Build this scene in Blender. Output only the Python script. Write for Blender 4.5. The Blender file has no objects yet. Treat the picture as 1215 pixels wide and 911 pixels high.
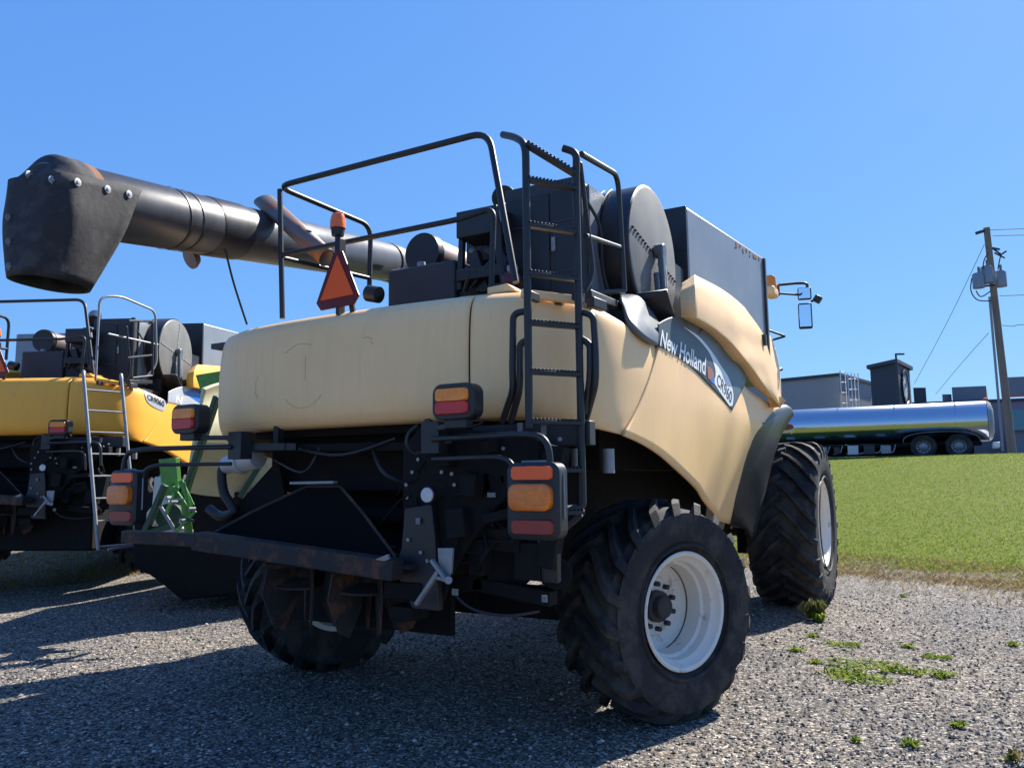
import bpy, math, random
import numpy as np
from mathutils import Vector, Matrix
random.seed(7); rng = np.random.default_rng(11)
C = bpy.context.scene.collection
R = math.radians

# ------------------------------------------------------------------ camera
F = 930.0; CX, CY = 607.5, 455.5
PITCH, ROLL, AZ = R(6.6), R(0.6), R(29.5)
CAM = Vector((3.33, -4.95, 1.6))
FW = Vector((-math.sin(AZ)*math.cos(PITCH), math.cos(AZ)*math.cos(PITCH), math.sin(PITCH)))
_r = Vector((math.cos(AZ), math.sin(AZ), 0)); _u = Vector((math.sin(AZ)*math.sin(PITCH), -math.cos(AZ)*math.sin(PITCH), math.cos(PITCH)))
RT = _r*math.cos(ROLL) - _u*math.sin(ROLL); UP = _u*math.cos(ROLL) + _r*math.sin(ROLL)
def ray(px, py): return FW + RT*((px-CX)/F) - UP*((py-CY)/F)
def U(px, py, ax, v):                 # point of the sight line on an axis plane, in metres
    d = ray(px, py); i = 'XYZ'.index(ax); t = (v-CAM[i])/d[i]
    return CAM + d*t
def D(px, py, d): return CAM + ray(px, py)*d
def S_(px, py, f, off=0.0):           # point of the sight line on the side surface X = f(Y, Z)
    x = 1.6
    for _ in range(25):
        p = U(px, py, 'X', x); x = .5*x + .5*(f(p.y, p.z)+off)
    return U(px, py, 'X', x)
cam = bpy.data.cameras.new('camera'); co = bpy.data.objects.new('camera', cam); C.objects.link(co)
cam.sensor_width = 36; cam.lens = F*36/1215; cam.clip_end = 3000; cam.clip_start = .05
co.matrix_world = Matrix.Translation(CAM) @ Matrix((RT, UP, -FW)).transposed().to_4x4()
bpy.context.scene.camera = co

# ------------------------------------------------------------------ materials
def mat(name, col, rough=.5, metal=0, noise=0., nscale=6., col2=None, bump=0., bscale=60., spec=.5, coat=0., emis=None, trans=0., streak=0.):
    m = bpy.data.materials.new(name); m.use_nodes = True
    n = m.node_tree.nodes; l = m.node_tree.links; b = n['Principled BSDF']
    b.inputs['Roughness'].default_value = rough; b.inputs['Metallic'].default_value = metal
    b.inputs['Specular IOR Level'].default_value = spec; b.inputs['Coat Weight'].default_value = coat
    b.inputs['Coat Roughness'].default_value = .15
    b.inputs['Transmission Weight'].default_value = trans
    c4 = (*col, 1)
    tc = n.new('ShaderNodeTexCoord')
    if noise or col2:
        t = n.new('ShaderNodeTexNoise'); t.inputs['Scale'].default_value = nscale; t.inputs['Detail'].default_value = 8; t.inputs['Roughness'].default_value = .65
        if streak:
            mp = n.new('ShaderNodeMapping'); mp.inputs['Scale'].default_value = (1, 1, streak); l.new(tc.outputs['Object'], mp.inputs[0]); l.new(mp.outputs[0], t.inputs['Vector'])
        else: l.new(tc.outputs['Object'], t.inputs['Vector'])
        rp = n.new('ShaderNodeValToRGB'); e = rp.color_ramp.elements
        e[0].position, e[1].position = .5-.28, .5+.28
        if col2:
            e[0].position, e[1].position = noise, noise+.12
            e[0].color = c4; e[1].color = (*col2, 1)
        else:
            e[0].color = tuple(x*(1-noise) for x in col)+(1,); e[1].color = tuple(min(1, x*(1+noise)) for x in col)+(1,)
        l.new(t.outputs['Fac'], rp.inputs[0]); l.new(rp.outputs[0], b.inputs['Base Color'])
        rr = n.new('ShaderNodeMapRange'); rr.inputs[3].default_value = rough*.8; rr.inputs[4].default_value = min(1, rough*1.25)
        l.new(t.outputs['Fac'], rr.inputs[0]); l.new(rr.outputs[0], b.inputs['Roughness'])
    else: b.inputs['Base Color'].default_value = c4
    if bump:
        t2 = n.new('ShaderNodeTexNoise'); t2.inputs['Scale'].default_value = bscale; t2.inputs['Detail'].default_value = 5; l.new(tc.outputs['Object'], t2.inputs['Vector'])
        bp = n.new('ShaderNodeBump'); bp.inputs['Strength'].default_value = bump; bp.inputs['Distance'].default_value = .01
        l.new(t2.outputs['Fac'], bp.inputs['Height']); l.new(bp.outputs[0], b.inputs['Normal'])
    if emis: b.inputs['Emission Color'].default_value = (*emis[0], 1); b.inputs['Emission Strength'].default_value = emis[1]
    return m

def panel_mat(name, col, dirt):
    """painted moulded panel: faded patches, fine vertical grime, small scratches"""
    m = mat(name, col, .42, noise=.07, nscale=1.6, spec=.4, bump=.03, bscale=9)
    n = m.node_tree.nodes; l = m.node_tree.links; b = n['Principled BSDF']
    src = b.inputs['Base Color'].links[0].from_socket
    tc = n.new('ShaderNodeTexCoord'); mp = n.new('ShaderNodeMapping'); mp.inputs['Scale'].default_value = (9, 9, .9); l.new(tc.outputs['Object'], mp.inputs[0])
    t = n.new('ShaderNodeTexNoise'); t.inputs['Scale'].default_value = 2.2; t.inputs['Detail'].default_value = 10; l.new(mp.outputs[0], t.inputs['Vector'])
    rp = n.new('ShaderNodeValToRGB'); rp.color_ramp.elements[0].position = .5; rp.color_ramp.elements[1].position = .8
    rp.color_ramp.elements[1].color = (.45, .45, .45, 1); l.new(t.outputs['Fac'], rp.inputs[0])
    mx = n.new('ShaderNodeMixRGB'); mx.inputs[2].default_value = (*dirt, 1); l.new(rp.outputs[0], mx.inputs[0]); l.new(src, mx.inputs[1])
    # specks and scratches
    t3 = n.new('ShaderNodeTexNoise'); t3.inputs['Scale'].default_value = 14; t3.inputs['Detail'].default_value = 12; t3.inputs['Roughness'].default_value = .8; l.new(tc.outputs['Object'], t3.inputs['Vector'])
    r3 = n.new('ShaderNodeValToRGB'); r3.color_ramp.elements[0].position = .66; r3.color_ramp.elements[1].position = .74; r3.color_ramp.elements[1].color = (.5, .5, .5, 1); l.new(t3.outputs['Fac'], r3.inputs[0])
    m2 = n.new('ShaderNodeMixRGB'); m2.inputs[2].default_value = (*[c*.35 for c in dirt], 1); l.new(r3.outputs[0], m2.inputs[0]); l.new(mx.outputs[0], m2.inputs[1])
    l.new(m2.outputs[0], b.inputs['Base Color'])
    return m

M = {
 'beige': panel_mat('faded_beige_panel', (.96, .62, .30), (.80, .51, .26)),
 'yellow': panel_mat('yellow_panel', (1.0, .44, .05), (.72, .40, .09)),
 'ivory': panel_mat('ivory_panel', (.60, .55, .34), (.4, .36, .25)),
 'black': mat('black_paint', (.018, .019, .022), .42, noise=.3, nscale=8, spec=.45, bump=.05),
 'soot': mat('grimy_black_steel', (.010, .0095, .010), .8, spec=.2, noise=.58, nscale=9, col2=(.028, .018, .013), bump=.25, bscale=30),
 'dark': mat('dark_sheet_steel', (.035, .036, .042), .55, noise=.35, nscale=4, bump=.08, bscale=20),
 'rust': mat('rusty_black_beam', (.02, .018, .018), .75, noise=.5, nscale=7, col2=(.11, .045, .022), bump=.4, bscale=40),
 'rubber': mat('tyre_rubber', (.017, .017, .019), .75, noise=.47, nscale=4, col2=(.055, .050, .044), bump=.25, bscale=70, spec=.35),
 'boot': mat('rubber_sheet', (.022, .022, .025), .8, noise=.5, nscale=7, col2=(.05, .05, .052), bump=.25, bscale=25),
 'tube': mat('auger_paint', (.05, .05, .055), .38, noise=.35, nscale=5, bump=.06, bscale=12, streak=.3, spec=.6),
 'rim': mat('white_rim_paint', (.76, .70, .60), .45, noise=.58, nscale=9, col2=(.42, .33, .22), bump=.1, bscale=20),
 'hub': mat('greasy_hub', (.03, .028, .027), .6, bump=.3),
 'tank': mat('grey_tank_sheet', (.23, .255, .285), .4, metal=.25, noise=.12, nscale=2.5, bump=.06, bscale=6),
 'rustspot': mat('rust_patch', (.22, .09, .035), .85, noise=.4, nscale=25, bump=.3),
 'screen': mat('perforated_screen', (.17, .165, .155), .55, noise=.12, nscale=5, bump=.25, bscale=160, metal=.3),
 'galv': mat('galvanised_steel', (.27, .28, .29), .5, metal=.5, noise=.2, nscale=15, bump=.1),
 'fender': mat('grey_black_plastic', (.032, .033, .036), .40, noise=.25, nscale=4, bump=.08, bscale=60, spec=.6),
 'trim': mat('slate_plastic', (.10, .115, .13), .35, noise=.12, nscale=6, spec=.6, bump=.04),
 'decal': mat('slate_decal', (.06, .078, .088), .45, noise=.15, nscale=3, spec=.35),
 'decal_sky': mat('slate_sky_sheen', (.085, .12, .15), .45, noise=.15, nscale=3, spec=.35),  # slate lightened and blued to carry a painted sky reflection
 'silver': mat('silver_decal', (.42, .43, .44), .4, metal=.2, noise=.1, nscale=4),
 'blue': mat('blue_decal', (.02, .12, .48), .3),
 'white': mat('white_print', (.78, .79, .78), .4),
 'ink': mat('black_print', (.015, .015, .017), .4),
 'emblem': mat('orange_print', (.35, .11, .04), .4),
 'beacon': mat('beacon_lens', (.9, .15, .012), .25, noise=.2, nscale=30, spec=.7),
 'scuff': mat('scuff', (.46, .32, .18), .7),
 'void': mat('shaded_void', (.004, .004, .005), .9, spec=.1, noise=.3, nscale=8),  # shade inside the chopper opening, put into the colour
 'amber': mat('amber_lens', (1.0, .25, .01), .22, noise=.25, nscale=30, spec=.7, bump=.35, bscale=90),
 'amberdark': mat('deep_amber_lens', (.75, .18, .01), .25, noise=.3, nscale=25, spec=.7, bump=.4, bscale=110),
 'red': mat('red_lens', (.55, .015, .02), .25, noise=.2, nscale=20, spec=.6, bump=.3, bscale=90),
 'reflector': mat('orange_reflector', (.95, .11, .01), .3, spec=.6),
 'redref': mat('dull_red_reflector', (.28, .03, .022), .4, noise=.2, nscale=30),
 'smv': mat('fluorescent_orange', (1.0, .13, .03), .7, noise=.05, nscale=20, spec=.3),
 'smvred': mat('dark_red_border', (.13, .008, .01), .4),
 'lens': mat('clear_lens', (.55, .56, .55), .2, noise=.15, nscale=60, spec=.8, bump=.4, bscale=150),
 'mirror': mat('mirror_glass', (.9, .92, .95), .02, metal=1),
 'green': mat('green_paint', (.10, .30, .06), .45, noise=.3, nscale=12),
 'dgreen': mat('dark_green_paint', (.016, .055, .025), .5, noise=.3, nscale=8),
 'hose': mat('black_hose', (.02, .02, .02), .5),
 'chrome': mat('polished_steel', (.50, .53, .58), .16, metal=1, bump=.03, bscale=3),
 'glass': mat('cab_glass', (.03, .04, .045), .06, spec=.8),
 'plate': mat('paper_sticker', (.55, .56, .55), .6),
 'plate2': mat('dull_sticker', (.16, .165, .17), .6, noise=.4, nscale=60),
 'maroon': mat('maroon_cap', (.10, .02, .03), .5),
 'stack': mat('heat_stained_steel', (.20, .17, .16), .5, metal=.5, noise=.5, nscale=6, col2=(.32, .14, .08), bump=.1),
}

# ------------------------------------------------------------------ mesh helpers
SPLIT = {'undercarriage', 'wiring', 'rust_patch', 'bright_fitting', 'pipework', 'latch', 'motor_guard', 'fuel_filter', 'walkway_edge', 'mudguard', 'clock_hand', 'hand_hole', 'cable', 'clamp_band', 'grab_handle', 'step_bracket', 'clamp', 'drop_wire', 'weld_seam', 'cover_door'}
class MB:
    def __init__(s): s.v = []; s.f = []
    def add(s, vs, fs):
        o = len(s.v); s.v += [tuple(v) for v in vs]; s.f += [tuple(i+o for i in f) for f in fs]; return s
    def box(s, c, size, rot=None):
        hx, hy, hz = [a/2 for a in size]; c = Vector(c)
        vs = [Vector((x, y, z)) for x in (-hx, hx) for y in (-hy, hy) for z in (-hz, hz)]
        if rot is not None: vs = [rot @ v for v in vs]
        return s.add([v+c for v in vs], [(0,1,3,2),(4,6,7,5),(0,4,5,1),(2,3,7,6),(0,2,6,4),(1,5,7,3)])
    def bb(s, a, b): return s.box([(a[i]+b[i])/2 for i in range(3)], [abs(b[i]-a[i]) for i in range(3)])
    def bar(s, a, b, w, h, up=(0,0,1)):
        a, b = Vector(a), Vector(b); d = b-a; x = d.normalized(); u = Vector(up)
        y = u.cross(x)
        if y.length < 1e-3: y = Vector((1,0,0)).cross(x)
        y.normalize(); z = x.cross(y)
        return s.box((a+b)/2, (d.length, w, h), Matrix((x, y, z)).transposed())
    def tube(s, path, r, seg=10, cap=True):
        P = [Vector(p) for p in path]; n = len(P)
        rs = r if isinstance(r, (list, tuple)) else [r]*n
        T = []
        for i in range(n):
            t = (P[min(i+1, n-1)]-P[max(i-1, 0)]); T.append(t.normalized() if t.length > 1e-9 else Vector((0,0,1)))
        u = T[0].orthogonal().normalized(); vs = []
        for i in range(n):
            if i: 
                u = u - T[i]*u.dot(T[i])
                u = u.normalized() if u.length > 1e-6 else T[i].orthogonal().normalized()
            w = T[i].cross(u)
            for k in range(seg):
                a = 2*math.pi*k/seg; vs.append(P[i]+(u*math.cos(a)+w*math.sin(a))*rs[i])
        fs = [(i*seg+k, i*seg+(k+1) % seg, (i+1)*seg+(k+1) % seg, (i+1)*seg+k) for i in range(n-1) for k in range(seg)]
        if cap: fs += [tuple(range(seg-1, -1, -1)), tuple(range((n-1)*seg, n*seg))]
        return s.add(vs, fs)
    def rod(s, pts, r, bend=.06, seg=10): return s.tube(fillet(pts, bend), r, seg)
    def cyl(s, a, b, r, seg=24, r2=None): return s.tube([a, b], [r, r if r2 is None else r2], seg)
    def lathe(s, c, axis, prof, seg=48, closed=False):
        """prof: (offset along axis, radius)"""
        c = Vector(c); ax = Vector(axis).normalized(); u = ax.orthogonal().normalized(); w = ax.cross(u); n = len(prof)
        vs = [c+ax*o+(u*math.cos(2*math.pi*k/seg)+w*math.sin(2*math.pi*k/seg))*max(r, 1e-4) for o, r in prof for k in range(seg)]
        m = n if closed else n-1
        fs = [(i*seg+k, i*seg+(k+1) % seg, ((i+1) % n)*seg+(k+1) % seg, ((i+1) % n)*seg+k) for i in range(m) for k in range(seg)]
        return s.add(vs, fs)
    def grid(s, rows):
        n, m = len(rows), len(rows[0])
        return s.add([p for r in rows for p in r], [(i*m+j, i*m+j+1, (i+1)*m+j+1, (i+1)*m+j) for i in range(n-1) for j in range(m-1)])
    def prism(s, poly, off):
        """closed polygon (3-D points) extruded by the vector off"""
        P = [Vector(p) for p in poly]; n = len(P); o = Vector(off)
        return s.add(P+[p+o for p in P], [tuple(range(n)), tuple(range(2*n-1, n-1, -1))]+[(i, i+n, (i+1) % n+n, (i+1) % n) for i in range(n)])
    def mirror(s):
        s.v = [(-x, y, z) for x, y, z in s.v]; s.f = [tuple(reversed(f)) for f in s.f]; return s
    def build(s, name, m, parent=None, bevel=0, solid=0, smooth=True, angle=38, label=None, soff=-1, rf=(0, 1.5, 1.8)):
        if name in SPLIT:
            par = list(range(len(s.v)))
            def fd(i):
                while par[i] != i: par[i] = par[par[i]]; i = par[i]
                return i
            for f in s.f:
                for k in f[1:]: par[fd(k)] = fd(f[0])
            groups = {}
            for f in s.f: groups.setdefault(fd(f[0]), []).append(f)
            o = None
            for fs in groups.values():
                idx = sorted({i for f in fs for i in f}); mp = {i: k for k, i in enumerate(idx)}
                b = MB(); b.v = [s.v[i] for i in idx]; b.f = [tuple(mp[i] for i in f) for f in fs]; b.done = True
                o = MB.raw(b, name, m, parent, bevel, solid, smooth, angle, label, soff, rf)
            return o
        return MB.raw(s, name, m, parent, bevel, solid, smooth, angle, label, soff, rf)
    def raw(s, name, m, parent=None, bevel=0, solid=0, smooth=True, angle=38, label=None, soff=-1, rf=(0, 1.5, 1.8)):
        me = bpy.data.meshes.new(name); me.from_pydata(s.v, [], s.f); me.update()
        o = bpy.data.objects.new(name, me); C.objects.link(o)
        if m: me.materials.append(M[m] if isinstance(m, str) else m)
        import bmesh
        b = bmesh.new(); b.from_mesh(me)
        if not solid: bmesh.ops.recalc_face_normals(b, faces=b.faces)
        else:
            ref = Vector(rf)
            if sum(f.normal.dot(f.calc_center_median()-ref)*f.calc_area() for f in b.faces) < 0: bmesh.ops.reverse_faces(b, faces=b.faces)
        b.to_mesh(me); b.free()
        if smooth:
            me.shade_smooth(); me.set_sharp_from_angle(angle=R(angle))
        if solid:
            k = o.modifiers.new('s', 'SOLIDIFY'); k.thickness = solid; k.offset = soff
        if bevel:
            k = o.modifiers.new('b', 'BEVEL'); k.width = bevel; k.segments = 2; k.limit_method = 'ANGLE'; k.angle_limit = R(40)
        if parent: o.parent = parent
        if label: o['label'] = label
        return o
def fillet(pts, r, n=6):
    P = [Vector(p) for p in pts]; out = [P[0]]
    for i in range(1, len(P)-1):
        a, b, c = P[i-1], P[i], P[i+1]; d1 = (a-b); d2 = (c-b)
        k = min(r, d1.length*.49, d2.length*.49)
        p0 = b+d1.normalized()*k; p1 = b+d2.normalized()*k
        for j in range(n+1):
            t = j/n; out.append(p0*(1-t)**2+b*2*t*(1-t)+p1*t*t)
    out.append(P[-1]); return out
def cr(pts, n):
    """Catmull-Rom through pts, n points in all"""
    P = [Vector(p) for p in pts]; m = len(P); out = []
    for q in range(n):
        t = q/(n-1)*(m-1); i = min(int(t), m-2); t -= i
        a, b, c, d = P[max(i-1, 0)], P[i], P[i+1], P[min(i+2, m-1)]
        out.append(.5*((2*b)+(c-a)*t+(2*a-5*b+4*c-d)*t*t+(3*b-a-3*c+d)*t**3))
    return out
def surf(rows, nu, nv):
    a = [cr(r, nu) for r in rows]; cols = [cr([a[i][j] for i in range(len(a))], nv) for j in range(nu)]
    return [[cols[j][i] for j in range(nu)] for i in range(nv)]
def lerp1(xs, ys, x):
    if x <= xs[0]: return ys[0]
    for i in range(len(xs)-1):
        if x <= xs[i+1]:
            t = (x-xs[i])/(xs[i+1]-xs[i]); t = t*t*(3-2*t); return ys[i]+(ys[i+1]-ys[i])*t
    return ys[-1]
def empty(name, loc=(0,0,0), rz=0, parent=None):
    o = bpy.data.objects.new(name, None); C.objects.link(o); o.location = loc; o.rotation_euler = (0, 0, rz); o.empty_display_size = .2
    if parent: o.parent = parent
    return o
def tag(o, label=None, cat=None, group=None, kind=None):
    for k, v in (('label', label), ('category', cat), ('group', group), ('kind', kind)):
        if v: o[k] = v
    return o
def text_mesh(txt, bold=0.):
    cu = bpy.data.curves.new('t', 'FONT'); cu.body = txt; cu.offset = bold; cu.resolution_u = 5
    ob = bpy.data.objects.new('t', cu); C.objects.link(ob); bpy.context.view_layer.update()
    dg = bpy.context.evaluated_depsgraph_get(); me = bpy.data.meshes.new_from_object(ob.evaluated_get(dg))
    import bmesh
    b = bmesh.new(); b.from_mesh(me); bmesh.ops.triangulate(b, faces=b.faces)
    for _ in range(2):
        long = [e for e in b.edges if e.calc_length() > .25]
        if long: bmesh.ops.subdivide_edges(b, edges=long, cuts=1, use_grid_fill=False); bmesh.ops.triangulate(b, faces=b.faces)
    vs = [v.co.copy() for v in b.verts]; fs = [tuple(v.index for v in f.verts) for f in b.faces]; b.free()
    bpy.data.objects.remove(ob); bpy.data.curves.remove(cu)
    x0, x1 = min(v.x for v in vs), max(v.x for v in vs); y0, y1 = min(v.y for v in vs), max(v.y for v in vs)
    return [((v.x-x0)/(x1-x0), (v.y-y0)/(y1-y0)) for v in vs], fs
def quad_text(txt, tl, tr, bl, br, place, bold=.02):
    uv, fs = text_mesh(txt, bold); b = MB(); vs = []
    for u, v in uv:
        x = (tl[0]*(1-u)+tr[0]*u)*v+(bl[0]*(1-u)+br[0]*u)*(1-v); y = (tl[1]*(1-u)+tr[1]*u)*v+(bl[1]*(1-u)+br[1]*u)*(1-v)
        vs.append(place(x, y))
    return b.add(vs, fs)

# ------------------------------------------------------------------ wheels
def make_wheel(Rt, W, Rr, N, lugh=.045, dish=.0, hub='hub'):
    """tyre, rim at the origin, axle along X, outer face to +X"""
    h = W/2; ty = MB()
    prof = [(h*.74, Rr-.01), (h*.86, Rr+.02), (h*.97, Rr+(Rt-Rr)*.28), (h*1.0, Rr+(Rt-Rr)*.52), (h*.97, Rr+(Rt-Rr)*.74), (h*.90, Rt-lugh-.045), (h*.78, Rt-lugh-.012), (h*.4, Rt-lugh), (0, Rt-lugh+.004)]
    prof = prof + [(-a, b) for a, b in prof[-2::-1]]
    ty.lathe((0,0,0), (1,0,0), prof, 96)
    pts2 = [(h*.97, Rr+(Rt-Rr)*.60), (h*.975, Rr+(Rt-Rr)*.72), (h*.93, Rt-.075), (h*.86, Rt-.025), (h*.72, Rt-.006), (h*.45, Rt), (h*.2, Rt), (-h*.04, Rt)]
    lagt = [1.06, 1.05, 1.0, .93, .80, .50, .22, 0]
    for side in (1, -1):
        for k in range(N):
            th0 = 2*math.pi*(k+(0 if side == 1 else .5))/N; lag = h*1.08/Rt; vs = []
            for i, ((x, r), lg) in enumerate(zip(pts2, lagt)):
                wd = [.036, .058, .062, .060, .056, .050, .044, .038][i]
                if i < 1: rin, rout = r-.02, r+.004
                elif i < 3: rin, rout = r-.05, r
                else: rin, rout = Rt-lugh-.03, r
                th = th0-lag*lg**1.15
                for (dr, dw) in ((0, 1.35), (1, .72), (1, -.72), (0, -1.35)):
                    rr = rout if dr else rin; a = th+dw*wd/Rt*.8
                    xx = x*(1.0 if dr else .985)
                    if i < 3: xx = x*(1.035 if dr else .93)
                    vs.append((side*xx, rr*math.sin(a), rr*math.cos(a)))
            n = len(pts2); fs = []
            for i in range(n-1):
                for j in range(3): fs.append((i*4+j, i*4+j+1, (i+1)*4+j+1, (i+1)*4+j))
            fs += [(0, 1, 2, 3), ((n-1)*4+3, (n-1)*4+2, (n-1)*4+1, (n-1)*4)]
            ty.add(vs, fs)
    # raised sidewall ring
    ty.lathe((0,0,0), (1,0,0), [(h*.965, Rr+.045), (h*1.0, Rr+.052), (h*1.0, Rr+.060), (h*.97, Rr+.068)], 96)
    rm = MB(); o = h*.86
    rp = [(o-.01, Rr-.012), (o+.015, Rr+.012), (o+.022, Rr+.002), (o+.012, Rr-.018), (o-.02, Rr-.03), (o-.045, Rr-.055), (o-.10, Rr-.062), (o-.115, Rr-.08), (dish+.02, Rr-.085), (dish, Rr-.10), (dish-.02, Rr*.55), (dish+.015, Rr*.50), (dish+.012, Rr*.30), (dish+.012, 0)]
    rm.lathe((0,0,0), (1,0,0), rp, 64)
    rm.lathe((0,0,0), (1,0,0), [(dish-.01, Rr-.085), (-o, Rr-.03), (-o, Rr+.01)], 64)
    hb = MB(); hb.lathe((0,0,0), (1,0,0), [(dish+.01, Rr*.29), (dish+.05, Rr*.28), (dish+.055, Rr*.2), (dish+.10, Rr*.19), (dish+.11, Rr*.15), (dish+.11, 0)], 32)
    for k in range(10):
        a = 2*math.pi*k/10; hb.cyl((dish+.0, Rr*.40*math.sin(a), Rr*.40*math.cos(a)), (dish+.05, Rr*.40*math.sin(a), Rr*.40*math.cos(a)), .019, 6)
    hb.cyl((-.25, 0, 0), (dish, 0, 0), Rr*.25, 16)
    seam = MB(); 
    for a0, a1 in ((.5, 2.9), (3.6, 4.1)):
        seam.tube([(dish+.035, (Rr-.083)*math.sin(a), (Rr-.083)*math.cos(a)) for a in np.linspace(a0, a1, 30)], .006, 5)
    bulge(ty, Rt)
    return ty, rm, hb, seam
def bulge(ty, Rt):
    # the tyre squats: the contact patch is flattened a little
    ty.v = [(x*(1+.05*max(0, -z/Rt-.6)), y, max(z, -Rt+.028)) for x, y, z in ty.v]
REAR = make_wheel(.728, .57, .374, 20, .058, dish=-.02); FRONT = make_wheel(1.0, .80, .51, 24, .055, dish=.16)
def obj_wheel(parent, which, loc, rz, side, roll=0., meshes={}):
    w = empty('wheel', loc, rz + (0 if side > 0 else math.pi), parent)
    key = 'R' if which is REAR else 'F'
    names = ('tyre', 'rim', 'hub', 'weld_seam'); mt = ('rubber', 'rim', 'hub', 'rust')
    if key not in meshes:
        meshes[key] = []
        for b, nm, m in zip(which, names, mt):
            o = b.build(nm, m, w, angle=30); meshes[key].append(o)
    else:
        for q in meshes[key]:
            o = q.copy(); C.objects.link(o); o.parent = w
    return w

# ------------------------------------------------------------------ side surface of the harvester body
def side_x(y, z):
    x = lerp1([-.8, 0, 1, 2, 3.4, 5], [1.655, 1.68, 1.67, 1.61, 1.50, 1.46], y)
    k = lerp1([-.8, .4, 1.6, 3.4, 5], [.05, .10, .24, .34, .34], y)
    x -= k*max(0, 2.15-z)**1.4
    x -= .10*max(0, z-2.45)**1.2
    return x

HP = [(-1.62, .35), (-1.66, 0), (-1.645, -.4), (-1.57, -.76), (-1.40, -1.0), (-1.1, -1.16), (-.6, -1.235), (0, -1.255), (.6, -1.24), (1.05, -1.18), (1.36, -1.05), (1.56, -.80), (1.645, -.45), (1.68, 0), (1.68, .35)]
_hp = cr([(x, y, 0) for x, y in HP], 400)
_L = [0]
for i in range(1, 400): _L.append(_L[-1]+(_hp[i]-_hp[i-1]).length)
def hp_at(s):
    s = min(max(s, 0), _L[-1]); i = int(np.searchsorted(_L, s)); i = min(max(i, 1), 399)
    t = (s-_L[i-1])/(_L[i]-_L[i-1]); p = _hp[i-1].lerp(_hp[i], t); tan = (_hp[i]-_hp[i-1]).normalized()
    return p, Vector((tan.y, -tan.x, 0))
def s_of(cond):
    for i in range(400):
        if cond(_hp[i]): return _L[i]
    return _L[-1]
def hood_pt(s, row):
    d, z = [(.55, 2.675), (.26, 2.675), (.12, 2.655), (.045, 2.60), (.012, 2.50), (0, 2.33), (0, 2.14), (.012, 2.02), (.04, 1.955), (.085, 1.92), (.18, 1.915)][row]
    p, n = hp_at(s)
    fr = max(0, min(1, (p.y+1.1)/1.1)); 
    if abs(p.x) < 1.3: fr = 0
    zt = -.22*fr; zb = -.20*min(fr, .45)
    z = z+(zt*(z-1.9)/.77+zb*(2.67-z)/.77)
    d = d*(1-.45*fr)
    if row >= 7: d *= 1-min(1, fr*2.2)
    q = p-n*d; 
    if fr > 0 and row <= 3: q = p-n*d*.75
    return Vector((q.x, q.y, z))
def hood_piece(sa, sb, nu):
    rows = []
    for r in range(11):
        a, b = sa(r), sb(r); rows.append([hood_pt(a+(b-a)*i/(nu-1), r) for i in range(nu)])
    cols = [cr([rows[r][j] for r in range(11)], 34) for j in range(nu)]
    return MB().grid([[cols[j][i] for j in range(nu)] for i in range(34)])

def lamp_cluster(parent, x, y, z, sx, big):
    """rear light unit facing -Y; big = the tall three-lens marker"""
    t = empty('marker_light' if big else 'tail_light', (x, y, z), 0, parent)
    def rrect(w, h, r, n=6):
        return [(cx*(w/2-r)+r*math.cos(a), cz*(h/2-r)+r*math.sin(a)) for cx, cz, a0 in ((1, 1, 0), (-1, 1, 90), (-1, -1, 180), (1, -1, 270)) for a in [R(a0+90*i/n) for i in range(n+1)]]
    def slab(w, h, r, y0, y1, cz=0, taper=1., cx=0):
        b = MB(); p = rrect(w, h, r); n = len(p); q = rrect(w*taper, h*taper, r*taper)
        vs = [(cx+a, y0, cz+c) for a, c in p]+[(cx+a, y1+.01, cz+c) for a, c in p]+[(cx+a, y1, cz+c) for a, c in q]
        fs = [tuple(range(n))]+[tuple(range(3*n-1, 2*n-1, -1))]
        for L in range(2): fs += [(L*n+i, (L+1)*n+i, (L+1)*n+(i+1) % n, L*n+(i+1) % n) for i in range(n)]
        return b.add(vs, fs)
    if big:
        slab(.285, .365, .05, .09, 0, taper=.93).build('housing', 'black', t)
        slab(.225, .065, .02, -.002, -.012, .132, .96).build('reflector', 'reflector', t)
        slab(.225, .125, .04, .0, -.045, .018, .86).build('lens', 'amberdark', t)
        slab(.225, .065, .02, -.002, -.012, -.122, .96).build('reflector', 'redref', t, label='dull red lower reflector')
        g = MB(); g.tube([(-.08, .05, .187), (.05, .05, .187), (.11, .05, .172), (.143, .05, .12), (.146, .05, -.08)], .006, 6); g.build('rim_strip', 'galv', t)
    else:
        slab(.262, .192, .055, .10, 0, taper=.94).build('housing', 'black', t)
        slab(.205, .068, .02, .0, -.02, .034, .93).build('lens', 'amber', t)
        slab(.205, .066, .02, .0, -.02, -.034, .93).build('lens', 'red', t, label='red lower lens')
        MB().box((0, .06, -.115), (.14, .07, .05)).build('foot', 'black', t, bevel=.006)
    return t

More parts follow.
